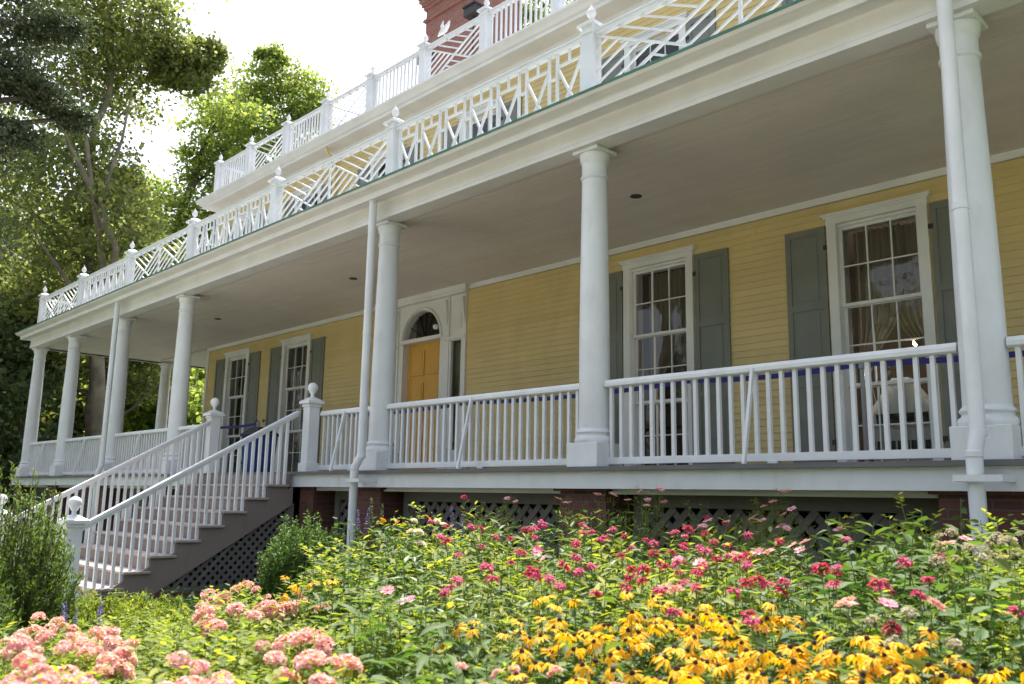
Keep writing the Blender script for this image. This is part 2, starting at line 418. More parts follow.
def shutter(x0, x1, z0, z1, y, hinge_left=True):
    s = MB(); st = .075
    s.box(x0, x0+st, y-.045, y-.005, z0, z1); s.box(x1-st, x1, y-.045, y-.005, z0, z1)
    n = 3 if z1-z0 > 2.5 else 2
    for j in range(n+1):
        z = z0 + (z1-z0-.09)*j/n; s.box(x0+st, x1-st, y-.044, y-.006, z, z+.09)
    zz = [(z0 + (z1-z0-.09)*j/n + .09, z0 + (z1-z0-.09)*(j+1)/n) for j in range(n)]
    for a, b in zz:           # flat raised panels
        s.box(x0+st, x1-st, y-.030, y-.014, a, b); s.box(x0+st+.05, x1-st-.05, y-.037, y-.0301, a+.05, b-.05)
    o = hp(s, 'shutter', 'shutter')
    hx = x0 if hinge_left else x1
    for z in (z0+.3, z1-.3):
        h = MB(); h.box(hx-.03, hx+.03, y-.055, y-.0455, z-.03, z+.03); hp(h, 'hinge', 'iron', o)
    h = MB()
    ox = x1 if hinge_left else x0; sg = 1 if hinge_left else -1
    zc = z0 + .42*(z1-z0)
    h.tube([(ox+sg*.01, y-.05, zc), (ox+sg*.06, y-.075, zc-.01), (ox+sg*.11, y-.06, zc+.03), (ox+sg*.12, y-.05, zc-.05)], .016, 6)
    hp(h, 'shutter_hook', 'iron', o)
for i, (a, b) in enumerate(WINS):
    wfr = window(a, b, WZ0, WZ1, D)
    shutter(a-.62, a-.03, WZ0+.02, WZ1+.02, D, False); shutter(b+.03, b+.62, WZ0+.02, WZ1+.02, D, True)
    for sd_ in (-1, 1):
        c = curtain_mesh(a+.14, (a+b)/2+.12, WZ1, .15, D+.5+.04*sd_, -1) if sd_ < 0 else curtain_mesh((a+b)/2-.12, b-.14, WZ1, .15, D+.54, 1)
        hp(c, 'curtain', 'curtain', wfr, True)
for c in UW:
    window(c-.63, c+.63, UZ0, UZ1, D, False)
    shutter(c-1.18, c-.66, UZ0, UZ1+.02, D, False); shutter(c+.66, c+1.18, UZ0, UZ1+.02, D, True)

# door surround
cx = -7.70; y = D
s = MB()
s.box(-9.15, -6.26, y-.02, y+.02, 3.62, 3.8)
def arch_plate(mb, cx, zc, r, x0, x1, z1, y0, y1, n=24):
    """flat plate from x0..x1, zc..z1 with a half-round opening"""
    for yy, flip in ((y0, False), (y1, True)):
        pts = [(cx + r*math.cos(math.pi*k/n), zc + r*math.sin(math.pi*k/n)) for k in range(n+1)]
        outer = []
        for k in range(n+1):
            a = math.pi*k/n; c_, s_ = math.cos(a), math.sin(a)
            tx = ((x1-cx) if c_ > 0 else (cx-x0))/abs(c_) if abs(c_) > 1e-6 else 1e9
            tz = (z1-zc)/s_ if s_ > 1e-6 else 1e9
            t = min(tx, tz); outer.append((cx+t*c_, zc+t*s_))
        vs = [(p[0], yy, p[1]) for p in pts] + [(p[0], yy, p[1]) for p in outer]
        fs = [(k, k+1, n+2+k, n+1+k) for k in range(n)]
        if flip: fs = [f[::-1] for f in fs]
        mb.add(vs, fs)
        # square corners
        for X in (x0, x1):
            k = [i for i in range(n+1) if (outer[i][0]-cx)*(X-cx) > 0]
            cand = [outer[i] for i in k if abs(outer[i][1]-z1) < 1e-6]; cand2 = [outer[i] for i in k if abs(outer[i][0]-X) < 1e-6]
            if cand and cand2:
                p = max(cand, key=lambda q: abs(q[0]-cx)); q = max(cand2, key=lambda q: q[1])
                mb.add([(p[0],yy,p[1]), (X,yy,z1), (q[0],yy,q[1])], [(0,1,2)])
    vs = []
    for k in range(n+1):
        a = math.pi*k/n; vs += [(cx+r*math.cos(a), y0, zc+r*math.sin(a)), (cx+r*math.cos(a), y1, zc+r*math.sin(a))]
    mb.add(vs, [(2*k, 2*k+1, 2*k+3, 2*k+2) for k in range(n)])
arch_plate(s, cx, 2.86, .62, -8.46, -6.94, 3.62, y-.02, y+.16)
s.box(-8.46, -8.32, y-.02, y+.3, 0, 2.86); s.box(-7.08, -6.94, y-.02, y+.3, 0, 2.86)
# pilasters and panels around the sidelights
for (a, b) in ((-6.94, -6.26), (-9.15, -8.46)):
    s.box(a, a+.17, y-.05, y+.02, 0, 3.62); s.box(b-.10, b, y-.05, y+.02, 0, 3.62)
    s.box(a+.17, b-.10, y-.015, y+.02, 2.72, 3.62); s.box(a+.17, b-.10, y-.015, y+.02, 0, .55)
    s.box(a+.17, a+.22, y-.03, y+.05, .55, 2.72); s.box(b-.15, b-.10, y-.03, y+.05, .55, 2.72)
    s.box(a+.02, b-.02, y-.075, y-.0505, 2.74, 2.80)
    s.box(a+.24, b-.16, y-.03, y-.0155, 2.95, 3.42)
    s.prism([(y-.13, 3.56), (y-.052, 3.0), (y-.052, 3.56)], b-.09, b-.02)
    s.prism([(y-.13, 3.56), (y-.052, 3.0), (y-.052, 3.56)], a+.04, a+.13)
s.box(-9.2, -6.2, y-.14, y-.021, 3.64, 3.69); s.box(-9.23, -6.17, y-.17, y-.02, 3.69, 3.8)
# archivolt ring
ring = []
n = 24
for k in range(n+1):
    a = math.pi*k/n; ring.append((cx+.66*math.cos(a), y-.035, 2.86+.66*math.sin(a)))
s.tube(ring, .03, 6)
s.box(-8.40, -7.0, y-.06, y+.16, 2.82, 2.90)
surround = hp(s, 'door_surround', 'trim')
d = MB(); d.box(-8.32, -7.08, y+.14, y+.185, .02, 2.82)
for (a, b) in ((-8.2, -7.76), (-7.64, -7.2)):
    for (z0, z1) in ((.25, .95), (1.15, 2.0), (2.14, 2.66)):
        d.box(a, b, y+.118, y+.1405, z0, z1); d.box(a+.05, b-.05, y+.105, y+.119, z0+.05, z1-.05)
door = hp(d, 'door', 'door', None, False, .006)
d = MB(); d.lathe((0,0,0), [(.0,0),(.03,.005),(.034,.02),(.02,.035),(.0,.04)], 12)
o = hp(d, 'handle', 'iron', door); o.rotation_euler = (R(90),0,0); o.location = Vector((-7.16, y+.138, 1.1)) - Vector(house.location) - Vector(door.location)
f = MB(); pts = [(cx+.6*math.cos(math.pi*k/16), y+.1, 2.86+.6*math.sin(math.pi*k/16)) for k in range(17)]
f.add([(cx, y+.1, 2.86)] + pts, [(0, k+1, k+2) for k in range(16)])
fan = hp(f, 'fanlight', 'glass')
f = MB()
for k in (3, 6, 8, 10, 13): f.bar((cx, y+.085, 2.86), (cx+.6*math.cos(math.pi*k/16), y+.085, 2.86+.6*math.sin(math.pi*k/16)), .014, .014)
hp(f, 'glazing_bar', 'iron', fan)
for (a, b) in ((-6.72, -6.41), (-9.0, -8.69)):
    f = MB(); f.add([(a, y+.03, .55), (b, y+.03, .55), (b, y+.03, 2.72), (a, y+.03, 2.72)], [(0,1,2,3)]); hp(f, 'sidelight', 'glass')
d = MB(); d.lathe((-7.13, y-.1, 3.05), [(.0,-.06),(.05,-.04),(.065,0),(.05,.04),(0,.06)], 12); hp(d, 'wall_lamp', 'white', None, True)

# chandelier in the right-hand room
ch = MB(); ccx, ccy, ccz = 1.72, D+2.2, 1.95
ch.tube([(ccx,ccy,3.7),(ccx,ccy,ccz+.15)], .012, 6)
ch.lathe((ccx,ccy,ccz), [(0,-.1),(.04,-.05),(.02,.02),(.05,.1),(.01,.16)], 10)
for k in range(6):
    a = k*math.pi/3+.3
    ch.tube([(ccx,ccy,ccz), (ccx+.15*math.cos(a), ccy+.15*math.sin(a), ccz-.07), (ccx+.28*math.cos(a), ccy+.28*math.sin(a), ccz+.02)], .01, 6)
chn = hp(ch, 'chandelier', 'p_orange')
for k in range(6):
    a = k*math.pi/3+.3; b = MB(); b.lathe((ccx+.28*math.cos(a), ccy+.28*math.sin(a), ccz+.07), [(0,-.06),(.04,-.01),(.03,.04),(0,.075)], 8); hp(b, 'bulb', 'bulb', chn, True)
ld = bpy.data.lights.new('chandelier_light', 'POINT'); ld.energy = 60; ld.color = (1,.86,.72); ld.shadow_soft_size = .25
lo = bpy.data.objects.new('chandelier_light', ld); col.objects.link(lo); lo.parent = house; lo.location = Vector((ccx,ccy-.5,ccz-.3)) + house_inv

# porch floor, fascia, ceiling, entablature, roof
mb = MB(); mb.box(XL-.33, XR, -.33, -.04, -.045, 0.0); mb2 = MB()
mb.v = []; mb.f = []
mb.box(XL-.33, XR, -.33, 0.0, -.045, 0.0); mb.box(XL-.33, XR, 0.0, D-.03, -.045, 0.0); mb.box(XL-.33, XW-.03, D-.03, 14, -.045, 0.0)
hp(mb, 'porch_floor', 'deck')
mb = MB()
mb.box(XL-.27, -9.40, -.27, -.2, -.235, -.046); mb.box(-6.27, XR, -.27, -.2, -.235, -.046); mb.box(XL-.27, XL-.2, -.2, 14, -.235, -.046)

hp(mb, 'deck_fascia', 'white')
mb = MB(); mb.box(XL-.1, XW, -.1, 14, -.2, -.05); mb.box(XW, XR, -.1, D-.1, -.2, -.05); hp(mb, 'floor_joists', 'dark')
def sweep(prof, mb):       # prof: (out, z); front along y=-out then side along x=XL-out
    n = len(prof)
    vs = [(XR, -o, z) for o, z in prof] + [(-21.62-.15*max(o,0), -o, z) for o, z in prof] + [(-21.62-.15*max(o,0), 14, z) for o, z in prof]
    fs = []
    for k in range(2):
        for i in range(n):
            j = (i+1) % n; fs.append((k*n+i, (k+1)*n+i, (k+1)*n+j, k*n+j))
    fs.append(tuple(range(n))[::-1]); fs.append(tuple(2*n+i for i in range(n)))
    mb.add(vs, fs)
mb = MB()
sweep([(.25,3.747),(.25,3.80),(.235,3.815),(.235,4.00),(.26,4.02),(.47,3.985),(.50,3.975),(.51,3.98),(.515,4.055),(.53,4.065),(.57,4.075),(.63,4.10),(.66,4.13),(-.02,4.13),(-.02,3.747)], mb)
hp(mb, 'entablature', 'trim')
mb = MB(); sweep([(.665,4.131),(.672,4.160),(.3,4.165),(.3,4.131)], mb); hp(mb, 'roof_edge', 'copper')
mb = MB(); sweep([(-.02,3.76),(-.02,3.80),(-.07,3.80),(-.05,3.775)], mb); hp(mb, 'ceiling_moulding', 'trim')
mb = MB()      # beadboard ceiling: shallow board grooves
yy = .02
while yy < D-.05:
    x_ = XL+.02; c_ = x_ + rnd.uniform(1, 4)
    while x_ < XR:
        mb.box(x_, min(c_, XR)-.003, yy, min(yy+.083, D), 3.80, 3.83); x_ = c_; c_ += rnd.uniform(3, 4.8)
    mb.box(XL+.02, XR, yy+.083, yy+.09, 3.808, 3.83); yy += .09
mb.box(XL+.04, XW, D+.06, 14, 3.80, 3.83)
hp(mb, 'porch_ceiling', 'ceiling')
mb = MB(); mb.prism([(-.3,4.166),(D-.03,4.42),(D-.03,3.84),(-.0,3.84),(-.0,4.13),(-.3,4.135)], XL+.1, XR)
mb.box(XL+.1, XW-.03, D-.029, 14, 3.84, 4.3)
hp(mb, 'porch_roof', 'roof')
# ceiling lamps
for (a, b) in ((-.67,1.66),(2.68,1.69),(-7.54,1.62),(-13.38,1.64),(-4.09,1.63),(-3.5,.42),(-10.6,1.64)):
    c = MB(); c.lathe((a, b, 3.787), [(.075,0.014),(.085,.004),(.07,0),(.055,.002)], 20)
    cl = hp(c, 'ceiling_lamp', 'iron' if a in (-.67,-7.54,-13.38) else 'ceiling', None, True)
# columns
cm = MB()
cm.box(-.225, .225, -.225, .225, 0, .27)
colprof = [(.235,.27),(.245,.30),(.235,.335),(.205,.35),(.205,.37),(.225,.385),(.225,.40),(.195,.43),(.192,.7),(.190,1.3),(.183,2.0),(.170,2.8),(.160,3.38),(.178,3.39),(.18,3.42),(.163,3.43),(.163,3.58),(.18,3.60),(.19,3.65),(.195,3.70)]
cm.lathe((0,0,0), [(r*.93, z) for r, z in colprof], 32); cm.box(-.19, .19, -.19, .19, 3.70, 3.745)
proto = None
sidecols = [(-21.45, 3.75), (-21.45, 7.4), (-21.45, 11.0)]
for (X, Y) in [(x, -.0) for x in COLX] + sidecols:
    if proto is None:
        o = hp(cm, 'column', 'white', None, True, .008); proto = o; o.location = Vector((X, Y-.0, 0)) - Vector(house.location)
    else:
        o = linkcopy(proto, house, Vector((X, Y, 0)) - Vector(house.location))
# brick piers
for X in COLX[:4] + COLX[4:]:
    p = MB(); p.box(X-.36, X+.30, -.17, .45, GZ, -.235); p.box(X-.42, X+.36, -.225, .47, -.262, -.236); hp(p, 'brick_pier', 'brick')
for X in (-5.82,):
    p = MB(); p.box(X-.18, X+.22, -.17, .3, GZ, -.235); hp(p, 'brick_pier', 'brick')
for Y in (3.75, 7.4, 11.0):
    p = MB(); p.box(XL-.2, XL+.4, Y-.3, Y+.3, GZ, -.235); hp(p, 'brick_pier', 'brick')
# lattice panels
mb = MB(); mb.box(XL, -9.4, -.12, .1, -.29, -.2355); mb.box(-6.0, XR, -.12, .1, -.29, -.2355); hp(mb, 'sill_beam', 'trim')
def lattice_xz(x0, x1, z0, z1, y, name='lattice_panel', pitch=.14, w=.074):
    m_ = MB(); fr = .13
    m_.box(x0, x1, y-.02, y+.03, z1-fr, z1); m_.box(x0, x1, y-.02, y+.03, z0, z0+fr)
    m_.box(x0, x0+fr, y-.02, y+.03, z0+fr, z1-fr); m_.box(x1-fr, x1, y-.02, y+.03, z0+fr, z1-fr)
    a0, a1, b0, b1 = x0+fr, x1-fr, z0+fr, z1-fr; poly = [(a0,b0),(a1,b0),(a1,b1),(a0,b1)]
    H = b1-b0; k = 0; st = pitch*1.414
    x = a0 - H
    while x < a1:
        s1 = clip_seg((x, b0), (x+H, b1), poly); s2 = clip_seg((x+H, b0), (x, b1), poly)
        if s1: m_.bar((s1[0][0], y+.002, s1[0][1]), (s1[1][0], y+.002, s1[1][1]), w, .01, (0,1,0))
        if s2: m_.bar((s2[0][0], y+.014, s2[0][1]), (s2[1][0], y+.014, s2[1][1]), w, .01, (0,1,0))
        x += st
    o = hp(m_, name, 'lattice')
    k_ = MB(); k_.box(x0-.2, x1+.2, y+.35, y+.37, z0, z1+.08); hp(k_, 'shade_backing', 'dark', o)  # added near-black sheet, stands in for the shade behind the lattice
    return o
for (a, b) in ((-21.1,-18.8),(-18.0,-15.3),(-14.4,-11.8),(-10.9,-9.6),(-5.5,-4.55),(-3.72,-.45),(.42,3.66),(4.5,7.8)):
    lattice_xz(a, b, GZ+.05, -.29, .18)

# railing between columns
def railing(x0, x1, nb, y=0, individual=False, braces=1, feet=1):
    r_ = MB(); r_.prism([(y-.055,.90),(y-.055,.935),(y-.035,.97),(y+.035,.97),(y+.055,.935),(y+.055,.90),(y+.03,.885),(y-.03,.885)], x0, x1)
    r_.box(x0, x1, y-.03, y+.03, .035, .11)
    n_ = int(round((x1-x0)/.136)); 
    xs = [x0 + (x1-x0)*(i+.5)/n_ for i in range(n_)]
    if not individual:
        for x in xs: r_.box(x-.019, x+.019, y-.019, y+.019, .11, .886)
    o = hp(r_, 'porch_railing', 'white')
    if individual:
        b = MB(); b.box(-.019, .019, -.019, .019, .11, .886); pb = None
        for x in xs:
            if pb is None: pb = hp(b, 'baluster', 'white', o); pb.location = Vector((x, y, 0))
            else: linkcopy(pb, o, Vector((x, y, 0)))
    for i in range(braces):
        x = x0 + (x1-x0)*(i+1)/(braces+1)
        b = MB(); b.bar((x, y-.05, .93), (x, y-.255, .0), .04, .03, (1,0,0)); hp(b, 'brace', 'white', o)
        b = MB(); b.box(x+.12, x+.22, y-.04, y+.04, 0.0, .034); hp(b, 'foot_block', 'white', o)
    return o
cr = .185
railing(COLX[0]+cr, COLX[1]-cr, 0); railing(COLX[1]+cr, COLX[2]-cr, 0); railing(COLX[2]+cr, COLX[3]-cr, 0)
railing(COLX[3]+cr, -9.42, 0, braces=0)
railing(-5.73, COLX[4]-cr, 0, individual=True, braces=1)
railing(COLX[4]+cr, COLX[5]-cr, 0, individual=True); railing(COLX[5]+cr, COLX[6]-cr, 0, individual=True); railing(COLX[6]+cr, COLX[7]-cr, 0)
# side railing (along y)
def railing_y(x, y0, y1):
    r_ = MB(); r_.box(x-.05, x+.05, y0, y1, .90, .97); r_.box(x-.03, x+.03, y0, y1, .035, .11)
    n_ = int((y1-y0)/.136)
    for i in range(n_):
        yy = y0 + (y1-y0)*(i+.5)/n_; r_.box(x-.022, x+.022, yy-.022, yy+.022, .11, .9)
    hp(r_, 'porch_railing', 'white')
railing_y(XL, .19, 3.56); railing_y(XL, 3.94, 7.2); railing_y(XL, 7.6, 10.8)

# newel posts
def newel(X, Y, zb, zt, hw=.095):
    p = MB(); p.box(X-hw, X+hw, Y-hw, Y+hw, zb, zt-.09); p.box(X-hw-.025, X+hw+.025, Y-hw-.025, Y+hw+.025, zb, zb+.18)
    a, b = hw+.055, zt-.09
    p.box(X-hw-.02, X+hw+.02, Y-hw-.02, Y+hw+.02, b-.05, b-.001); p.box(X-a, X+a, Y-a, Y+a, b, b+.045)
    # pyramid cap
    n0 = [(X-a,Y-a,b+.0455),(X+a,Y-a,b+.0455),(X+a,Y+a,b+.0455),(X-a,Y+a,b+.0455),(X-.045,Y-.045,b+.11),(X+.045,Y-.045,b+.11),(X+.045,Y+.045,b+.11),(X-.045,Y+.045,b+.11)]
    p.add(n0, [(0,1,5,4),(1,2,6,5),(2,3,7,6),(3,0,4,7),(4,5,6,7),(3,2,1,0)])
    o = hp(p, 'newel_post', 'white', None, False, .006)
    f_ = MB(); f_.lathe((X, Y, b+.10), [(.045,0),(.03,.02),(.028,.06),(.05,.085)] + [(.085*math.sin(t), .165-.085*math.cos(t)) for t in np.linspace(.65, math.pi-.02, 10)], 20)
    hp(f_, 'finial', 'white', o, True)
newel(-5.85, -.14, -.04, 1.17); newel(-9.35, -.14, -.04, 1.17)
newel(-5.93, -3.55, GZ, -.69, .10); newel(-9.42, -3.55, GZ, -.69, .10)
# stairs
RI, RU = .2055, .345; NT = 8
st = None
mb = MB()
Y0 = -.33
for i in range(NT):
    z = -RI*(i+1); y1 = Y0 - RU*i + .03; y0 = y1 - RU - .04
    y0 = -.33 - RU*(i+1) + .33 - .0 if False else (-.38 - RU*(i+1))
    mb.box(-9.38, -5.97, y0-.03, y0+RU+.0, z-.035, z)
steps = hp(mb, 'stair_tread', 'tread', None, False, .006)
mb = MB()
for i in range(NT+1):
    z1 = -RI*i - .036 if i else -.046; z0 = -RI*(i+1); yf = -.38 - RU*i
    if i == NT: z0 = GZ
    mb.box(-9.33, -6.03, yf-.004, yf+.02, z0+.0005, z1)
hp(mb, 'stair_riser', 'riser')
# stringer faces (x = -6.0)
def stringer(X, t):
    m_ = MB()
    for i in range(NT):
        z1 = -RI*(i+1) - .036; y0 = -.38 - RU*(i+1)
        zl = -RI*(i+1) - .036 - .50
        m_.box(X, X+t, y0, y0+RU-.001, z1-.22, z1)
    p0 = (-.02, -.33-.20); p1 = (-.02-RU*NT, -RI*NT-.24-.2)
    vs = []
    lo = .26
    a = [(-.29, -.24), (-.29, -.52), (-.29-1.33/.596, GZ), (-.38-RU*NT, GZ), (-.38-RU*NT, -RI*NT-.10)]
    m_.add([(X+t+.003, y, z) for y, z in a] + [(X-.01, y, z) for y, z in a], [tuple(range(5)), tuple(range(5, 10))[::-1]] + [(i, 5+i, 5+(i+1) % 5, (i+1) % 5) for i in range(5)])
    hp(m_, 'stringer', 'riser')
stringer(-6.06, .04); stringer(-9.36, .04)
# triangular lattice under the stairs
m_ = MB(); A = (-.27, -.47); B = (-.27, GZ+.16); C_ = (-.27-1.22/.596, GZ+.16)
poly = [C_, B, A]     # ccw in (y,z)
m_.box(-6.075, -6.045, -2.75, -.02, GZ, GZ+.16); m_.box(-6.075, -6.045, -.34, -.24, GZ+.16, -.5)
x = -4.0
while x < 1.2:
    for sg in (1, -1):
        s1 = clip_seg((x, GZ), (x+sg*1.6, GZ+1.6), poly)
        if s1: m_.bar((-6.06+.006*sg, s1[0][0], s1[0][1]), (-6.06+.006*sg, s1[1][0], s1[1][1]), .048, .008, (1,0,0))
    x += .135
o = hp(m_, 'stair_lattice', 'lattice')
k_ = MB(); k_.add([(-6.4,-.27,-.5),(-6.4,-.27,GZ),(-6.4,-2.5,GZ),(-6.42,-.27,-.5),(-6.42,-.27,GZ),(-6.42,-2.5,GZ)], [(0,1,2),(5,4,3),(0,3,4,1),(1,4,5,2),(2,5,3,0)]); hp(k_, 'shade_backing', 'dark', o)  # added dark triangle, stands in for the shade under the stairs
m_ = MB(); m_.box(-6.11, -6.015, -3.1, -.2, GZ, GZ+.10); hp(m_, 'brick_footing', 'brick')
# stair railings
def stair_rail(X, individual):
    a = Vector((X, -.24, .965)); b = Vector((X, -3.47, -.865))
    r_ = MB(); r_.bar(a, b, .09, .045, (0,0,1)); r_.bar(a - Vector((0,0,.045)), b - Vector((0,0,.045)), .05, .045, (0,0,1))
    o = hp(r_, 'stair_railing', 'white', None, False, .005)
    n_ = 26; b0 = None; sl = (b.z-a.z)/(b.y-a.y)
    for k in range(n_):
        yy = -.42 - 2.85*k/(n_-1); zt_ = a.z + (yy-a.y)*sl - .06; i = int((-.38-yy)/RU); i = min(i, NT-1); zb_ = -RI*(i+1) if yy > -3.15 else -RI*NT-.03
        bb = MB(); bb.box(X-.02, X+.02, yy-.02, yy+.02, zb_, zt_)
        if individual: hp(bb, 'baluster', 'white', o)
        else: r_2 = bb; (b0 := b0 or MB()).add(bb.v, bb.f)
    if not individual: hp(b0, 'baluster_row', 'white', o)
stair_rail(-6.08, True); stair_rail(-9.30, False)
# downspouts
def downspout(X, Y=-.42, elbow=-.02):
    m_ = MB(); r = .06
    zt_ = 3.99
    m_.tube([(X, Y, zt_+.02), (X, Y, .25), (X, Y-.01, .19), (X+elbow*.5, Y-.04, .10), (X+elbow, Y-.055, .03), (X+elbow, Y-.055, GZ+.1), (X+elbow, Y-.3, GZ+.02)], r, 16)
    o = hp(m_, 'downspout', 'white', None, True)
    for z in (2.0, .22, .06):
        c = MB(); xx = X if z > .2 else X+elbow; yy = Y if z > .2 else Y-.055
        c.lathe((xx, yy, z-.05), [(.060,0),(.066,.004),(.066,.045),(.060,.05)], 16); hp(c, 'collar', 'white', o, True)
    c = MB(); c.box(X-.15, X+.19, Y-.14-.012, Y-.125, -.17, -.12); c.box(X-.15, X-.11, Y-.125, -.272, -.17, -.12); c.box(X+.15, X+.19, Y-.125, -.272, -.17, -.12)
    hp(c, 'bracket', 'white', o)
downspout(4.145, elbow=-.02); downspout(-3.98, elbow=-.07); downspout(-14.25)

# porch-roof balustrade
BY = -.06; BZ0, BZ1 = 4.2, 5.25
def bpost(X, Y, z0, z1, hw=.085, fin=True, name='balustrade_post'):
    p = MB(); p.box(X-hw, X+hw, Y-hw, Y+hw, z0, z1); p.box(X-hw-.02, X+hw+.02, Y-hw-.02, Y+hw+.02, z1-.10, z1-.07)
    a = hw+.045; p.box(X-a, X+a, Y-a, Y+a, z1+.001, z1+.04)
    b = z1; p.add([(X-a,Y-a,b+.041),(X+a,Y-a,b+.041),(X+a,Y+a,b+.041),(X-a,Y+a,b+.041),(X-.03,Y-.03,b+.11),(X+.03,Y-.03,b+.11),(X+.03,Y+.03,b+.11),(X-.03,Y+.03,b+.11)],
                  [(0,1,5,4),(1,2,6,5),(2,3,7,6),(3,0,4,7),(4,5,6,7),(3,2,1,0)])
    o = hp(p, name, 'white')
    f_ = MB(); f_.lathe((X, Y, b+.10), [(.03,0),(.02,.03),(.05,.07),(.062,.10),(.05,.14),(.02,.18),(.004,.23)], 14); hp(f_, 'finial', 'white', o, True)
def seg(mb, p, q, Y, w=.030, t=.03): mb.bar((p[0], Y, p[1]), (q[0], Y, q[1]), w, t, (0,1,0))
def panel_X(x0, x1, z0, z1, Y, n=7):
    """squares with crossed bars separated by narrow ladders"""
    m_ = MB(); m_.box(x0, x1, Y-.04, Y+.04, z1-.05, z1); m_.box(x0, x1, Y-.03, Y+.03, z0, z0+.06); m_.box(x0, x1, Y-.055, Y+.055, z1+.0005, z1+.025)
    W = (x1-x0)/n; a, b = z0+.06, z1-.05; zm = b-.17
    for i in range(n):
        u0 = x0+W*i+.07; u1 = x0+W*(i+1)-.07
        for u in (u0, u1): m_.box(u-.017, u+.017, Y-.016, Y+.016, a, b)
        seg(m_, (u0, a), (u1, zm), Y+.002); seg(m_, (u0, zm), (u1, a), Y-.003)
        m_.box(u0+.017, u1-.017, Y-.013, Y+.013, zm-.015, zm+.015)
        um = (u0+u1)/2; m_.box(um-.015, um+.015, Y-.012, Y+.012, zm+.015, b)
        if i < n-1:
            for zz in (a+.30, a+.62): m_.box(u1+.017, u1+.123, Y-.012, Y+.012, zz-.015, zz+.015)
    hp(m_, 'balustrade_panel', 'white')
def panel_fan(x0, x1, z0, z1, Y, units=2, nb=5, w=.027):
    """crossed diagonals with parallel bars filling each quarter"""
    m_ = MB(); m_.box(x0, x1, Y-.04, Y+.04, z1-.05, z1); m_.box(x0, x1, Y-.03, Y+.03, z0, z0+.06); m_.box(x0, x1, Y-.055, Y+.055, z1+.0005, z1+.025)
    a, b = z0+.06, z1-.05; W = (x1-x0)/units; H = b-a
    for k in range(units):
        u0 = x0+W*k; u1 = u0+W; c = ((u0+u1)/2, (a+b)/2)
        TL, TR, BL, BR = (u0,b), (u1,b), (u0,a), (u1,a)
        if k > 0: m_.box(u0-.018, u0+.018, Y-.016, Y+.016, a, b)
        seg(m_, TL, BR, Y-.003, w); seg(m_, BL, TR, Y+.003, w)
        d1 = (BR[0]-TL[0], BR[1]-TL[1]); d2 = (TR[0]-BL[0], TR[1]-BL[1])
        for tri, d, yy in (([TL, c, TR], d1, -.003), ([BL, BR, c], d1, -.003), ([TL, BL, c], d2, .003), ([BR, TR, c], d2, .003)):
            ar = (tri[1][0]-tri[0][0])*(tri[2][1]-tri[0][1]) - (tri[1][1]-tri[0][1])*(tri[2][0]-tri[0][0])
            if ar < 0: tri = tri[::-1]
            for j in range(1, nb+1):
                t = j/(nb+1)
                if d is d1: base = (u0 + W*t, b) if tri.count(TR) and TL in tri else (u0 + W*t, a)
                else: base = (u0, a + H*t) if BL in tri and TL in tri else (u1, a + H*t)
                s1 = clip_seg((base[0]-d[0]*2, base[1]-d[1]*2), (base[0]+d[0]*2, base[1]+d[1]*2), tri)
                if s1 and math.hypot(s1[1][0]-s1[0][0], s1[1][1]-s1[0][1]) > .05: seg(m_, s1[0], s1[1], Y+yy*1.5, w*.85, .022)
    hp(m_, 'balustrade_panel', 'white')
def panel_pick(x0, x1, z0, z1, Y, sp=.13):
    m_ = MB(); m_.box(x0, x1, Y-.04, Y+.04, z1-.05, z1); m_.box(x0, x1, Y-.03, Y+.03, z0, z0+.06); m_.box(x0, x1, Y-.055, Y+.055, z1+.0005, z1+.025)
    n_ = int((x1-x0)/sp)
    for i in range(n_):
        x = x0+(x1-x0)*(i+.5)/n_; m_.box(x-.02, x+.02, Y-.016, Y+.016, z0+.06, z1-.05)
    hp(m_, 'balustrade_panel', 'white')
BP = [-21.5, -18.1, -14.7, -11.2, -7.65, -4.02, 0.0, 4.1, 8.2]
for X in BP: bpost(X, BY, 4.17, 5.33)
kinds = 'FXFXFXFX'
for i, k in enumerate(kinds):
    a, b = BP[i]+.087, BP[i+1]-.087
    (panel_fan if k == 'F' else panel_X)(a, b, BZ0, BZ1, BY)
# side run of the porch-roof balustrade
for Y in (3.75, 7.4, 11.0): bpost(-21.5, Y, 4.17, 5.33)
m_ = MB(); m_.box(-21.54, -21.46, .03, 11, BZ1-.05, BZ1+.02); m_.box(-21.53, -21.47, .03, 11, BZ0, BZ0+.06)
for yy in np.arange(.2, 11, .16): m_.box(-21.517, -21.483, yy-.018, yy+.018, BZ0+.06, BZ1-.05)
hp(m_, 'balustrade_panel', 'white')
# main cornice
X1c = XW
mb = MB()
def sweep2(prof, name, mat):
    m_ = MB(); n = len(prof); x = XW; yb = D
    vs = [(XWR+.4, yb-o, z) for o, z in prof] + [(x-o, yb-o, z) for o, z in prof] + [(x-o, 15.2, z) for o, z in prof]
    fs = [(k*n+i, (k+1)*n+i, (k+1)*n+(i+1) % n, k*n+(i+1) % n) for k in range(2) for i in range(n)]
    fs.append(tuple(range(n))[::-1]); fs.append(tuple(2*n+i for i in range(n)))
    m_.add(vs, fs); hp(m_, name, mat)
CZ = 7.90
sweep2([(.03,8.00),(.06,8.05),(.40,8.07),(.41,8.13),(.45,8.15),(.50,8.22),(.56,8.27),(.56,8.31),(-.2,8.31),(-.2,8.00)], 'cornice', 'trim')
mb = MB(); mb.box(XW-.3, XWR+.2, D-.3, 15, 8.312, 8.35); hp(mb, 'main_roof', 'roof')
UP_ = [-17.6, -15.65, -13.6, -11.65, -9.7, -7.7, -5.7, -3.7, -1.7, .3, 2.3, 4.3]
UBY = D-.2; uz0, uz1 = 8.34, 9.34
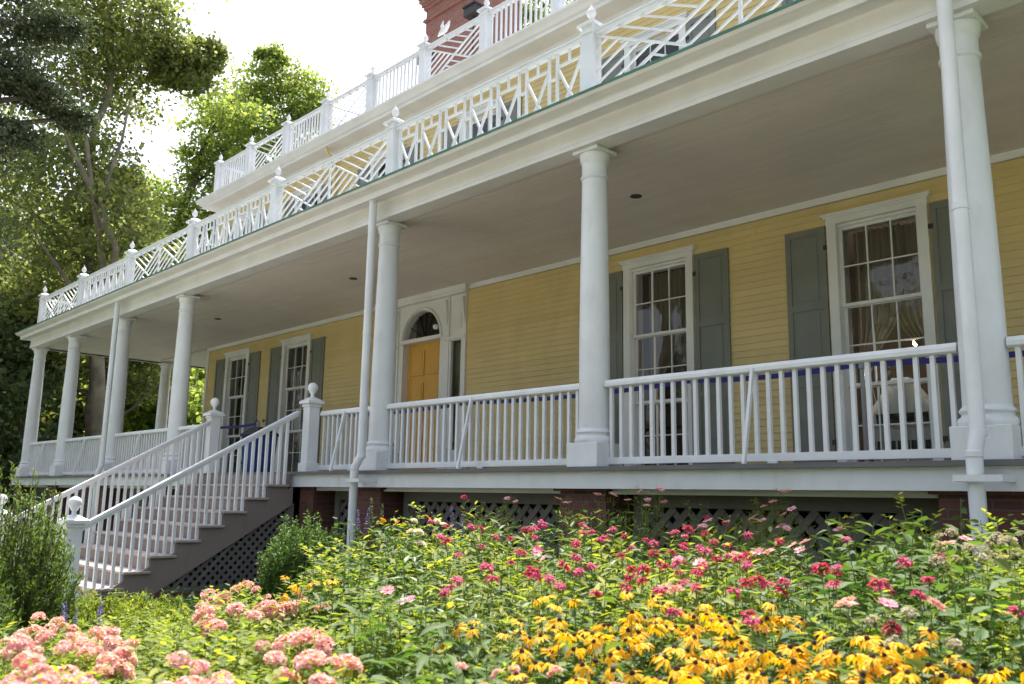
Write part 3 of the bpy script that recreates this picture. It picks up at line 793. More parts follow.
for X in UP_: bpost(X, UBY, uz0-.03, uz1+.06, .10)
for i in range(len(UP_)-1):
    a, b = UP_[i]+.102, UP_[i+1]-.102
    if i % 2 == 1: panel_fan(a, b, uz0, uz1, UBY, 1, 5, .034)
    else: panel_pick(a, b, uz0, uz1, UBY)
for Y in (5.4, 7.4, 9.4): bpost(-17.6, Y, uz0-.03, uz1+.06, .10)
m_ = MB(); m_.box(-17.64, -17.56, UBY+.1, 11, uz1-.05, uz1+.02); m_.box(-17.63, -17.57, UBY+.1, 11, uz0, uz0+.06)
for yy in np.arange(UBY+.2, 11, .16): m_.box(-17.62, -17.58, yy-.018, yy+.018, uz0+.06, uz1-.05)
hp(m_, 'balustrade_panel', 'white')
# main-roof drain on the upper wall
m_ = MB(); m_.tube([(-11.35, D-.34, 8.06), (-11.35, D-.34, 7.95), (-11.3, D-.1, 7.75), (-11.3, D-.1, 5.0)], .045, 10); hp(m_, 'wall_downspout', 'yellow', None, True)
# chimney
m_ = MB(); m_.box(-10.75, -8.35, 5.6, 6.8, 8.3, 12.9)
for k, (o_, z) in enumerate(((.05,12.55),(.10,12.65),(.15,12.75),(.20,12.88))): m_.box(-10.75-o_, -8.35+o_, 5.6-o_, 6.8+o_, z, z+.13)
m_.box(-10.75-.06, -8.35+.06, 5.54, 6.86, 12.2, 12.27)
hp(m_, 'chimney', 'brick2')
# floodlights on the upper balustrade
for X, Z in ((-8.05, 9.25), (-6.45, 9.75)):
    m_ = MB(); m_.box(X-.20, X+.16, UBY+.18, UBY+.42, Z, Z+.20); m_.box(X-.22, X+.18, UBY+.15, UBY+.45, Z+.2, Z+.24); m_.tube([(X, UBY+.3, Z), (X, UBY+.3, Z-.9)], .025, 8)
    hp(m_, 'floodlight', 'iron')
# carved bird on the roof rail
m_ = MB(); bx, by, bz = -7.05, UBY, 9.42
m_.tube([(bx-.22,by,bz+.06),(bx-.12,by,bz+.10),(bx,by,bz+.13),(bx+.12,by,bz+.20),(bx+.17,by,bz+.28)], [.01,.05,.07,.04,.012], 10)
m_.tube([(bx-.02,by,bz+.12),(bx-.10,by,bz+.26),(bx-.05,by,bz+.36)], [.05,.035,.008], 8); m_.tube([(bx,by,bz),(bx,by,bz+.12)], .015, 6)
tag(m_.build('roof_bird_ornament', 'white', None, True), 'small white bird ornament perched on the upper roof rail before the chimney', 'ornament')

# ------------------------------------------------------------------ things on the porch
def onplane(px, py, y):
    d = FWD * FPX + RIGHT * (px - 512) - UP * (py - 342); return Vector(CAM + d * ((y - CAM[1]) / d[1]))
TY = .95
def barrier(x):
    p = MB(); p.lathe((x, TY, 0), [(.15,0),(.155,.012),(.13,.03),(.03,.045),(.022,.06)], 20); b = p.build('barrier_post', 'chrome', None, True)
    return b
def stanchion(x, label):
    r0 = empty('barrier_post', (x, TY, 0)); tag(r0, label, 'barrier post', 'barrier posts along the porch')
    p = MB(); p.lathe((0,0,0), [(.13,0),(.135,.012),(.11,.03),(.03,.045)], 20); p.build('base', 'chrome', r0, True)
    p = MB(); p.lathe((0,0,0), [(.022,.045),(.022,.98),(.034,.985),(.034,1.06),(.02,1.075)], 14); p.build('pole', 'chrome', r0, True)
bx_ = [onplane(218,432,TY).x, onplane(258,426,TY).x, onplane(333,404,TY).x, onplane(470,395,TY).x, onplane(693,380,TY).x, onplane(862,370,TY).x, 5.6]
labs = ['barrier post at the far left end of the blue tape, left of the door', 'barrier post beside the blue bin', 'barrier post behind the railing just left of the ochre door',
        'barrier post behind the railing right of the ochre door', 'barrier post in front of the window next to the middle column', 'barrier post in front of the rightmost window', 'barrier post behind the railing right of the rightmost column']
for x, l in zip(bx_, labs): stanchion(x, l)
def tape(x0, x1, sag, label):
    m_ = MB(); n = 14; vs = []
    for i in range(n+1):
        u = i/n; z = 1.03 - sag*4*u*(1-u); x = x0+.03+(x1-x0-.06)*u
        vs += [(x, TY-.002, z-.028), (x, TY-.002, z+.028), (x, TY+.002, z+.028), (x, TY+.002, z-.028)]
    fs = []
    for i in range(n):
        for k in range(4): fs.append((4*i+k, 4*i+4+k, 4*i+4+(k+1) % 4, 4*i+(k+1) % 4))
    m_.add(vs, fs); tag(m_.build('barrier_tape', 'navy'), label, 'barrier tape', 'dark blue tapes across the porch')
tape(bx_[0], bx_[1], .02, 'short dark blue tape in front of the far left window, left of the blue bin')
tape(bx_[2], bx_[3], .04, 'dark blue tape stretched across the ochre front door')
tape(bx_[3], bx_[4], .05, 'dark blue tape in front of the blank yellow wall between door and window')
tape(bx_[4], bx_[5], .04, 'dark blue tape between the two right-hand windows')
tape(bx_[5], bx_[6], .05, 'dark blue tape running past the rightmost column')
bn = empty('trash_bin', (-8.95, .62, 0)); tag(bn, 'blue plastic bin with a dark lid standing at the top of the porch steps', 'bin')
m_ = MB(); m_.add([(-.22,-.2,.02),(.22,-.2,.02),(.22,.2,.02),(-.22,.2,.02),(-.27,-.25,.72),(.27,-.25,.72),(.27,.25,.72),(-.27,.25,.72)], [(3,2,1,0),(4,5,6,7),(0,1,5,4),(1,2,6,5),(2,3,7,6),(3,0,4,7)]); m_.build('body', 'blue', bn, False, .02)
m_ = MB(); m_.box(-.29,.29,-.27,.27,.721,.78); m_.add([(-.27,-.25,.781),(.27,-.25,.781),(.27,.25,.781),(-.27,.25,.781),(-.17,-.1,.90),(.17,-.1,.90),(.17,.15,.90),(-.17,.15,.90)], [(4,5,6,7),(0,1,5,4),(1,2,6,5),(2,3,7,6),(3,0,4,7)]); m_.build('lid', 'black', bn, False, .015)

# white display model inside the right-hand window
q = onplane(905, 420, D+.31); tn = empty('pavilion_model', (q.x, q.y, 0)); tn.scale = (.84, .30, 1.08); tag(tn, 'white gabled pavilion model standing inside the rightmost window', 'display model')
a = .46
for z0, z1 in ((0,.30),(.42,.62)):
    m_ = MB(); m_.box(-a,a,-.3,.3,z0,z1-.05); m_.box(-a-.04,a+.04,-.34,.34,z1-.05,z1); m_.build('body', 'tent', tn)
m_ = MB(); m_.box(-a+.03,a-.03,-.26,.26,.30,.42); m_.box(-a+.03,a-.03,-.26,.26,.62,.74); m_.build('recess', 'black', tn)
for i in range(9):
    m_ = MB(); x = -a+.05+i*(2*a-.1)/8; m_.box(x-.012,x+.012,-.30,-.275,.301,.419); m_.build('post', 'tent', tn)
for i in range(5):
    m_ = MB(); x = -a+.05+i*(2*a-.1)/4; m_.box(x-.018,x+.018,-.30,-.27,.621,.739); m_.build('post', 'tent', tn)
m_ = MB(); m_.add([(-a-.05,-.36,.74),(a+.05,-.36,.74),(a+.05,.36,.74),(-a-.05,.36,.74),(-.12,-.30,1.16),(.12,-.30,1.16),(.12,.3,1.16),(-.12,.3,1.16)], [(3,2,1,0),(4,5,6,7),(0,1,5,4),(1,2,6,5),(2,3,7,6),(3,0,4,7)]); m_.build('roof', 'tent', tn)

# ------------------------------------------------------------------ foliage helpers
def np_mesh(name, V, F, mat, parent=None, smooth=False):
    """V (n,3), F (m,k) all faces the same size"""
    me = bpy.data.meshes.new(name); k = F.shape[1]
    me.vertices.add(len(V)); me.vertices.foreach_set('co', np.ascontiguousarray(V, np.float32).ravel())
    me.loops.add(F.size); me.loops.foreach_set('vertex_index', F.astype(np.int32).ravel())
    me.polygons.add(len(F)); me.polygons.foreach_set('loop_start', (np.arange(len(F))*k).astype(np.int32)); me.polygons.foreach_set('loop_total', np.full(len(F), k, np.int32))
    me.update(calc_edges=True); me.validate()
    me.materials.append(M[mat])
    o = bpy.data.objects.new(name, me); col.objects.link(o)
    if parent is not None: o.parent = parent
    return o
def unit(a): return a / (np.linalg.norm(a, axis=-1, keepdims=True) + 1e-9)
def diamonds(C, size, rs, droop=.0):
    n = len(C); d = unit(rs.normal(size=(n,3)) + np.array([0,0,-droop])); nrm = unit(rs.normal(size=(n,3)) + np.array([0,0,.6])); s = unit(np.cross(d, nrm))
    L = (size * rs.uniform(.6, 1.3, n))[:, None]; Wd = L * .42
    k = unit(np.cross(d, s)) * L * .12
    V = np.stack([C - d*L*.5, C + s*Wd + k, C + d*L*.5, C - s*Wd + k], 1).reshape(-1, 3)
    F = np.arange(n*4).reshape(n, 4)
    return V, F
def blades(P, Dr, L, W, rs, droop=.35):
    """leaves with a folded midrib that arch downwards; 8 verts and 6 faces each (quads, two degenerate-free kites)"""
    n = len(P); Dr = unit(Dr); upv = np.tile(np.array([0,0,1.]), (n,1)) + rs.normal(size=(n,3))*.25
    S = unit(np.cross(Dr, upv)); N = unit(np.cross(S, Dr)); L = L[:, None]; W = W[:, None]; g = np.array([0,0,-1.])
    def c(t): return P + Dr*L*t + g*L*droop*t*t
    b = c(0.); c1 = c(.33) - N*W*.12; c2 = c(.70) - N*W*.10; tip = c(1.)
    l1 = c(.30) + S*W*.5 + N*W*.06; r1 = c(.30) - S*W*.5 + N*W*.06; l2 = c(.68) + S*W*.38 + N*W*.04; r2 = c(.68) - S*W*.38 + N*W*.04
    V = np.stack([b, l1, c1, r1, l2, c2, r2, tip], 1).reshape(-1, 3)
    base = (np.arange(n)*8)[:, None]
    F = np.concatenate([base + np.array([[0,2,1,1]]), base + np.array([[0,3,2,2]]), base + np.array([[1,2,5,4]]), base + np.array([[2,3,6,5]]), base + np.array([[4,5,7,7]]), base + np.array([[5,6,7,7]])])
    T = F[F[:, 2] == F[:, 3]][:, :3]; Q = F[F[:, 2] != F[:, 3]]
    T2 = np.concatenate([Q[:, [0,1,2]], Q[:, [0,2,3]]])
    return V, np.concatenate([T, T2])

# ------------------------------------------------------------------ trees
def tree(name, label, base, trunk, blobs, leaf='leaf_syc', bark='bark', leafsize=.2, per=1500, r0=.35, seed=1, cat='tree', squash=.8, subs=46, extra_limbs=(), flat=.6, group=None):
    rs = np.random.RandomState(seed)
    root = empty(name, base); tag(root, label, cat, group)
    B = np.array(base, float); t = MB()
    tr = [np.array(p, float) for p in trunk]
    rr = [r0*(1-.72*i/(len(tr)-1)) for i in range(len(tr))]
    # subdivide trunk with wobble
    P = []; Rr = []
    for i in range(len(tr)-1):
        for u in (0, .33, .66):
            P.append(tr[i]*(1-u)+tr[i+1]*u + rs.normal(size=3)*.06*(0 if i == 0 and u == 0 else 1)); Rr.append(rr[i]*(1-u)+rr[i+1]*u)
    P.append(tr[-1]); Rr.append(rr[-1]); Rr[0] *= 1.35
    t.tube([p-B for p in P], Rr, 12)
    for pts, r in extra_limbs:
        pts = [np.array(p, float) for p in pts]; t.tube([p-B for p in pts], list(np.linspace(r, r*.15, len(pts))), 8)
    C = []
    for (c, rad) in blobs:
        c = np.array(c, float)
        zs = [p[2] for p in P]; cand = [i for i, p in enumerate(P) if p[2] < c[2]-.3*rad] or [0]
        i = min(cand, key=lambda i: np.linalg.norm(P[i]-c)+.0*zs[i]); s0 = P[i]; rb = min(Rr[i]*.55, .16+.03*rad)
        mid = (s0+c)/2 + rs.normal(size=3)*.12*rad + np.array([0,0,-.1*np.linalg.norm(c-s0)])
        q = [s0, s0*.55+mid*.45, mid, mid*.45+c*.55, c]; t.tube([p-B for p in q], [rb, rb*.85, rb*.65, rb*.5, rb*.3], 7)
        dirs = unit(rs.normal(size=(subs,3))); rad_ = rad*rs.uniform(.15, 1, subs)**.45
        cc = c + dirs*rad_[:, None]*np.array([1,1,squash])
        for k in range(0, subs, 4):
            m2 = (c+cc[k])/2 + rs.normal(size=3)*.08*rad; t.tube([c-B, m2-B, cc[k]-B], [rb*.3, rb*.2, .012], 5)
        n = per//subs
        sub_r = rad*rs.uniform(.14, .30, subs)
        L = cc[:, None, :] + rs.normal(size=(subs, n, 3))*(sub_r[:, None, None])*np.array([1,1,flat])
        C.append(L.reshape(-1, 3))
    t.build('trunk', bark, root, True)
    C = np.concatenate(C) - B; C = C[C[:, 2] > .3]
    V, F = diamonds(C, leafsize, rs, .3)
    np_mesh('crown', V, F, leaf, root)
    return root
def blob(px, py, hd, rp): return (tuple(at(px, py, hd)), rp*hd/FPX*1.15)
def gnd(px, hd): p = at(px, 480, hd); return (p.x, p.y, GZ)

d0 = 37
tree('sycamore_tree', 'tall sycamore with several pale leaning stems beyond the far end of the porch', gnd(104, d0),
     [gnd(104, d0), at(100, 330, d0), at(88, 230, d0), at(95, 130, d0), at(125, 30, d0)],
     [blob(x, y, d0+dz, r) for x, y, r, dz in ((110,25,52,0),(140,35,36,-1),(60,70,50,1),(70,10,45,1),(120,85,42,2),(70,160,45,-1),(112,185,26,1),(35,215,48,0),(125,225,40,-2),(190,70,24,0),(70,285,42,1),(205,55,18,0),(165,60,26,0),(110,-45,60,0),(60,-50,70,0),(20,130,50,2))],
     'leaf_syc', 'barkpale', .19, 2600, .28, 3, subs=34,
     extra_limbs=[([at(100,340,d0), at(104,270,d0-2), at(92,190,d0-3), at(84,120,d0-3), at(78,80,d0-2)], .16), ([at(100,330,d0), at(116,250,d0-3), at(100,200,d0-3), at(122,140,d0-3), at(132,90,d0-2)], .15), ([at(92,190,d0-3), at(72,150,d0-3), at(55,110,d0-3)], .12), ([at(100,330,d0), at(60,270,d0-2), at(28,225,d0-2)], .13), ([at(104,230,d0-2.5), at(96,205,d0-3), at(60,180,d0-3)], .1)])
d1 = 42
tree('maple_tree', 'spreading tree with yellow-green leaves just left of the house roof', gnd(170, d1),
     [gnd(170, d1), at(168, 330, d1), at(176, 230, d1), at(200, 160, d1), at(215, 120, d1)],
     [blob(x, y, d1+dz, r) for x, y, r, dz in ((222,118,34,0),(212,165,27,0),(215,205,36,0),(165,215,40,1),(185,260,36,-1),(150,275,34,0),(235,160,28,1),(115,280,38,3),(205,240,30,0))],
     'leaf_light', 'bark', .19, 2400, .34, 5, subs=34, extra_limbs=[([at(168,300,d1), at(200,230,d1), at(225,190,d1), at(250,150,d1)], .16)])
d2 = 45
tree('linden_tree', 'rounded light green tree rising behind the left end of the roof', gnd(285, d2),
     [gnd(285, d2), at(285, 350, d2), at(283, 200, d2), at(285, 120, d2)],
     [blob(x, y, d2+dz, r) for x, y, r, dz in ((270,75,26,0),(305,95,26,0),(250,105,26,1),(285,120,34,0),(255,145,30,0),(300,140,28,2),(245,180,30,0),(310,110,18,0),(270,60,14,0),(230,120,22,0))],
     'leaf_light', 'bark', .18, 2200, .3, 8, subs=30)
d3 = 27
tree('cedar_tree', 'dark blue-green cedar with drooping boughs at the upper left', gnd(-70, d3),
     [gnd(-70, d3), at(-72, 250, d3), at(-68, 100, d3), at(-60, -40, d3), at(-60, -150, d3)],
     [blob(x, y, d3+dz, r) for x, y, r, dz in ((0,75,34,0),(40,95,24,0),(70,118,20,1),(-30,40,50,0),(20,35,34,1),(55,25,26,0),(-40,140,50,0),(10,135,26,0),(-60,-20,60,0),(0,-20,40,0),(-60,230,55,0))],
     'leaf_cedar', 'bark', .11, 2300, .4, 9, squash=.45, flat=.3)
d4 = 38
tree('yew_tree', 'near-black evergreen standing at the far left behind the corner column', gnd(-15, d4),
     [gnd(-15, d4), at(-15, 420, d4), at(-12, 330, d4)],
     [blob(x, y, d4+dz, r) for x, y, r, dz in ((-20,440,50,0),(20,430,32,0),(0,380,42,0),(-30,330,45,0),(20,350,30,1),(10,480,36,0),(-10,300,40,2),(45,460,26,0))],
     'leaf_dark', 'bark', .2, 1400, .3, 10, subs=24)
d5 = 38
tree('oak_tree', 'thick dark trunk with low leafy boughs seen between the left porch columns', gnd(92, d5),
     [gnd(92, d5), at(90, 430, d5), at(92, 370, d5), at(85, 290, d5)],
     [blob(x, y, d5+dz, r) for x, y, r, dz in ((60,370,22,2),(110,365,20,2),(145,380,22,2),(75,320,30,1),(120,330,26,2),(30,310,34,1),(160,340,22,1))],
     'leaf_syc', 'bark', .2, 1200, .27, 12, extra_limbs=[([at(92,430,d5), at(130,410,d5), at(165,380,d5)], .1)])
k_ = 0
for px, hd, h, rr_, lab in ((150, 46, 9, 3.2, 'leafy tree glimpsed through the porch between the third and fourth columns'), (198, 50, 10, 3.4, 'sunlit tree glimpsed between the side porch column and the house corner'),
                           (-40, 44, 12, 4.4, 'broad tree at the left edge behind the evergreens'),
                           (105, 60, 17, 5, 'distant tree filling the gap below the sycamore crown'), (20, 58, 20, 6, 'distant tree behind the sycamore at the left edge'), (165, 64, 17, 5.5, 'distant tree right of the sycamore stems above the porch roof'), (-30, 62, 26, 7, 'tallest distant tree at the far left behind the cedar'), (75, 66, 24, 6.5, 'tall distant tree behind the sycamore stems')):
    b = gnd(px, hd); rs_ = np.random.RandomState(50+k_); k_ += 1
    bl = [((b[0]+rs_.uniform(-.7,.7)*rr_, b[1]+rs_.uniform(-.7,.7)*rr_, GZ + h*f_), rr_*.62) for f_ in (.22,.35,.45,.6,.72,.85,.3,.55)]
    tree('tree', lab, b, [b, (b[0],b[1],GZ+h*.4), (b[0]+.3,b[1],GZ+h*.85)], bl, ('leaf_syc','leaf_light','leaf_light','leaf_syc')[k_ % 4], 'bark', .30, 2600, .26, 70+k_)
# behind the roof, seen through the pickets
b = gnd(505, 44)
tree('tall_tree', 'bright green treetop visible through the upper roof pickets right of the chimney', b, [b, tuple(at(505, 200, 44)), tuple(at(510, 40, 44))],
     [blob(x, y, 44, r) for x, y, r in ((520,25,22),(545,5,26),(500,45,18),(560,-20,30),(525,60,22),(545,50,20))], 'leaf_light', 'bark', .2, 1300, .35, 31)
# across the lawn, mirrored in the window panes
for i, (x, y_, h, rr_) in enumerate(((-34,-24,15,5.5),(-22,-32,17,6),(-9,-34,15,5.5),(3,-36,18,6.5),(16,-32,16,6),(-44,-10,16,6),(30,-24,17,6),(-50,6,18,6.5))):
    rs_ = np.random.RandomState(90+i); b = (x, y_, GZ)
    bl = [((x+rs_.uniform(-.6,.6)*rr_, y_+rs_.uniform(-.6,.6)*rr_, GZ+h*f_), rr_*.6) for f_ in (.18,.3,.42,.55,.68,.82,.25,.5)]
    lab = ['broad tree across the lawn, %s of the row mirrored in the windows' % q for q in ('leftmost but two','third from the left','fourth from the left','tallest in the middle','sixth from the left','second from the left','last on the right','first on the left')][i]
    tree('lawn_tree', lab, b, [b, (x,y_,GZ+h*.4), (x+.4,y_,GZ+h*.85)], bl, 'leaf_syc', 'bark', .38, 1700, .3, 110+i, group='trees across the lawn')

# ------------------------------------------------------------------ shrubs
def sprig_shrub(name, label, c, rx, ry, h, leaf, n, L, W, seed, upright=.8, cat='shrub', egg=1.0):
    rs = np.random.RandomState(seed); root = empty(name, (c[0], c[1], GZ)); tag(root, label, cat)
    st = MB(); P = []; Dd = []
    ns = n//26
    for k in range(ns):
        a = rs.uniform(0, 2*math.pi); u = rs.uniform(.05, 1)**.5; zt = h*(1-.55*u**3*egg)*rs.uniform(.78, 1.06)
        tip = np.array([rx*u*math.cos(a), ry*u*math.sin(a), zt*rs.uniform(.35, 1)**.7]); b0 = np.array([rx*.25*u*math.cos(a), ry*.25*u*math.sin(a), .0])
        mid = (tip*.55+b0*.45) + np.array([rx*.12*math.cos(a), ry*.12*math.sin(a), 0])
        if k % 3 == 0: st.tube([b0, mid, tip], [.012, .007, .002], 4, False)
        dr = unit(tip-mid)
        for j in range(26):
            t_ = rs.uniform(.0, 1)**.6; p = mid*(1-t_)+tip*t_ if True else tip
            p = p + rs.normal(size=3)*.012; P.append(p); Dd.append(dr*upright + rs.normal(size=3)*.55)
    P = np.array(P); Dd = np.array(Dd)
    V, F = blades(P, Dd, rs.uniform(.6, 1.2, len(P))*L, rs.uniform(.7, 1.2, len(P))*W, rs, .1)
    st.build('stem', 'bark', root); np_mesh('foliage', V, F, leaf, root); return root
p = at(6, 540, 8.6); sprig_shrub('evergreen_shrub', 'bushy dark green shrub with upright sprigs beside the lower newel post', p, .62, .62, 1.74, 'leaf_bush', 22000, .055, .013, 201, 1.0)
p = at(-55, 540, 7.6); sprig_shrub('evergreen_shrub', 'dark green shrub at the left edge in front of the bushy one', p, .55, .55, 1.25, 'leaf_bush', 14000, .055, .013, 202, 1.0)
p = at(303, 545, 9.6); sprig_shrub('boxwood_shrub', 'clipped bright green boxwood egg-shaped beside the lattice under the porch', p, .44, .44, 1.32, 'leaf_box', 30000, .04, .016, 203, .7, egg=.6)
p = at(330, 552, 8.9); sprig_shrub('boxwood_shrub', 'smaller rounded boxwood right in front of the clipped one', p, .26, .26, .95, 'leaf_box', 11000, .04, .016, 204, .7, egg=.6)
i = 0
for px, hd, lab in ((95, 10.2, 'low bright green clump at the foot of the newel post'), (125, 10.0, 'low bright green clump beside the bottom step'), (155, 9.6, 'low bright green clump right of the bottom step'), (110, 8.8, 'low bright green clump behind the pink blossoms'), (140, 8.6, 'low bright green clump before the stair lattice'), (175, 8.8, 'low green clump at the right end of the clipped edging')):
    p = at(px, 600, hd); sprig_shrub('low_shrub', lab, p, .42, .42, .50, 'leaf_g1', 5000, .05, .015, 210+i, .7, egg=.8); i += 1

# ------------------------------------------------------------------ garden plants
def proto(name, parts):
    return parts
PROTO = {}
def hide_proto(o): pass
def make_foliage(kind, seed):
    """stems and leaves of a plant one unit tall, standing at the origin; returns (stem mesh, leaf mesh, tips)"""
    rs = np.random.RandomState(seed); S = MB(); P = []; Dd = []; L = []; W = []; tips = []
    prm = dict(strap=(10, .26, 15, .24, .045, .45, 'leaf_g2'), lance=(12, .25, 24, .11, .028, .25, 'leaf_g1'), rose=(12, .26, 26, .042, .024, .15, 'leaf_g1'), feather=(9, .24, 26, .06, .005, .15, 'leaf_g1'),
               broad=(9, .24, 18, .15, .050, .35, 'leaf_g2'), dark=(11, .26, 24, .085, .038, .3, 'leaf_g3'), silver=(9, .22, 22, .10, .03, .2, 'leaf_g4'), mid=(11, .24, 24, .09, .034, .25, 'leaf_g2'))[kind]
    ns, sp, nl, ll, lw, dr_, mt = prm
    for k in range(ns):
        a = rs.uniform(0, 2*math.pi); u = rs.uniform(.1, 1)**.6; h = rs.uniform(.72, 1.0) if k else 1.0
        tip = np.array([sp*u*math.cos(a), sp*u*math.sin(a), h]); b0 = np.array([.3*sp*u*math.cos(a+.4), .3*sp*u*math.sin(a+.4), 0])
        m1 = b0*.6+tip*.4 + rs.normal(size=3)*.04; m2 = b0*.25+tip*.75 + rs.normal(size=3)*.035
        S.tube([b0, m1, m2, tip], [.004, .0038, .003, .0016], 4, False); tips.append(tip)
        path = [b0, m1, m2, tip]
        for j in range(nl):
            t_ = .12 + .88*(j+.5)/nl; t3 = min(t_*3, 2.999); i0 = int(t3); f_ = t3-i0; pt = path[i0]*(1-f_)+path[i0+1]*f_
            ang = j*2.4 + rs.uniform(-.4, .4) + k
            sl = (1.25 - .6*t_)*rs.uniform(.55, 1.35)
            if kind in ('rose', 'feather'):
                # twig with several leaflets
                td = np.array([math.cos(ang), math.sin(ang), rs.uniform(.2, .7)]); tl = .10*rs.uniform(.5, 1.2)
                for q in range(5 if kind == 'rose' else 4):
                    pp = pt + td*tl*(q+1)/5; side = (-1)**q
                    P.append(pp); Dd.append(td*.6 + np.array([-td[1]*side, td[0]*side, rs.uniform(-.1,.5)])); L.append(ll*rs.uniform(.7,1.2)); W.append(lw*rs.uniform(.8,1.2))
            else:
                P.append(pt); Dd.append(np.array([math.cos(ang), math.sin(ang), rs.uniform(.0, .9)])); L.append(ll*sl); W.append(lw*sl)
    V, F = blades(np.array(P), np.array(Dd), np.array(L), np.array(W), rs, dr_)
    st = S.build('stem', 'stem'); fo = np_mesh('foliage', V, F, mt)
    res = (st.data, fo.data, tips); bpy.data.objects.remove(st); bpy.data.objects.remove(fo)
    return res
KINDS_ = ('strap','lance','rose','feather','broad','dark','silver','mid')
FOL = {k: [make_foliage(k, 300+10*i+j) for j in range(3)] for i, k in enumerate(KINDS_)}
def mk(name, me, parent, loc=(0,0,0), rot=(0,0,0), sc_=1):
    o = bpy.data.objects.new(name, me); col.objects.link(o); o.parent = parent; o.location = loc; o.rotation_euler = rot
    o.scale = (sc_,)*3 if not hasattr(sc_, '__len__') else sc_; return o
# --- flower heads (meshes)
def head_mesh(fn, mats):
    """fn returns list of (V,F(tri),matindex)"""
    groups = fn(); Vs = []; Fs = []; Mi = []; n = 0
    for V, F, mi in groups:
        Vs.append(np.asarray(V, float)); Fs += [tuple(int(i)+n for i in f) for f in F]; Mi += [mi]*len(F); n += len(V)
    me = bpy.data.meshes.new('flower_head'); me.from_pydata([tuple(v) for v in np.concatenate(Vs)], [], Fs)
    for m_ in mats: me.materials.append(M[m_])
    me.polygons.foreach_set('material_index', Mi); me.update(); return me
def dome(r, h, z, n=8, k=3):
    m_ = MB(); m_.lathe((0,0,z), [(r*math.cos(t), h*math.sin(t)) for t in np.linspace(0, math.pi/2*.95, k)], n); return m_.v, m_.f
def rudbeckia(seed, n=13, droop=.85):
    def f():
        rs = np.random.RandomState(seed); a = np.arange(n)*2*math.pi/13 + rs.uniform(-.15,.15,n)
        D_ = np.stack([np.cos(a), np.sin(a), rs.uniform(-.25,.1,n)], 1); P = D_*.008
        V, F = blades(P, D_, np.full(n, .033)*rs.uniform(.75,1.12,n), np.full(n,.0125), rs, droop)
        v2, f2 = dome(.009, .013, 0, 8, 4); v3, f3 = [( -.0015,0,-.05),(.0015,0,-.05),(0,.0015,0)], [(0,1,2)]
        return [(V, F, 0), (v2, f2, 1)]
    return head_mesh(f, ['p_yellow', 'p_cone'])
def monarda(seed):
    def f():
        rs = np.random.RandomState(seed); n = 46; a = rs.uniform(0, 2*math.pi, n); e = rs.uniform(-.35, .75, n)
        D_ = np.stack([np.cos(a)*np.cos(e), np.sin(a)*np.cos(e), np.sin(e)], 1); P = D_*.012
        V, F = blades(P, D_, rs.uniform(.026,.046,n), rs.uniform(.009,.014,n), rs, .5)
        v2, f2 = dome(.015, .014, .0, 8, 4)
        return [(V, F, 0), (v2, f2, 1)]
    return head_mesh(f, ['p_crim', 'p_green'])
def cosmos(seed, mat='p_pink', np_=8, r=.034):
    def f():
        rs = np.random.RandomState(seed); n = np_; a = np.arange(n)*2*math.pi/n
        D_ = np.stack([np.cos(a), np.sin(a), rs.uniform(.15,.4,n)], 1)
        V, F = blades(D_*.003, D_, np.full(n, r)*rs.uniform(.9,1.1,n), np.full(n,r*.72), rs, .15)
        v2, f2 = dome(.006, .006, .003, 6, 3)
        return [(V, F, 0), (v2, f2, 1)]
    return head_mesh(f, [mat, 'p_orange'])
def cluster(seed, mat, R_=.06, nfl=30, fr_=.019):
    def f():
        rs = np.random.RandomState(seed); Vs = []; Fs = []; n0 = 0
        for k in range(nfl):
            a = rs.uniform(0, 2*math.pi); e = math.asin(rs.uniform(.0, 1)); nrm = np.array([math.cos(a)*math.cos(e), math.sin(a)*math.cos(e), math.sin(e)])
            c = nrm*R_*np.array([1,1,.75])*rs.uniform(.75,1.1); t1 = unit(np.cross(nrm, rs.normal(size=3))); t2 = np.cross(nrm, t1)
            ang = np.arange(5)*2*math.pi/5+rs.uniform(0,1); D_ = np.cos(ang)[:,None]*t1 + np.sin(ang)[:,None]*t2 + nrm*.25
            V, F = blades(np.tile(c,(5,1)), D_, np.full(5,fr_), np.full(5,fr_*.9), rs, .05); Vs.append(V); Fs.append(F+n0); n0 += len(V)
        return [(np.concatenate(Vs), np.concatenate(Fs), 0)]
    return head_mesh(f, [mat])
def spike(seed, mat='p_purple', H=.22):
    def f():
        rs = np.random.RandomState(seed); n = 110; z = rs.uniform(0, H, n); a = rs.uniform(0, 2*math.pi, n); r = .020*(1-z/H*.7)
        P = np.stack([np.cos(a)*r*.3, np.sin(a)*r*.3, z], 1); D_ = np.stack([np.cos(a), np.sin(a), rs.uniform(0,.5,n)], 1)
        V, F = blades(P, D_, r*1.1+.004, np.full(n,.010), rs, .2); return [(V, F, 0)]
    return head_mesh(f, [mat])
def rose(seed, mat='p_white'):
    def f():
        rs = np.random.RandomState(seed); n = 26; k = np.arange(n); a = k*2.4; e = 1.35 - k/n*1.15
        D_ = np.stack([np.cos(a)*np.cos(e), np.sin(a)*np.cos(e), np.sin(e)], 1); V, F = blades(D_*.006, D_, np.full(n,.042), np.full(n,.036), rs, .3); return [(V, F, 0)]
    return head_mesh(f, [mat])
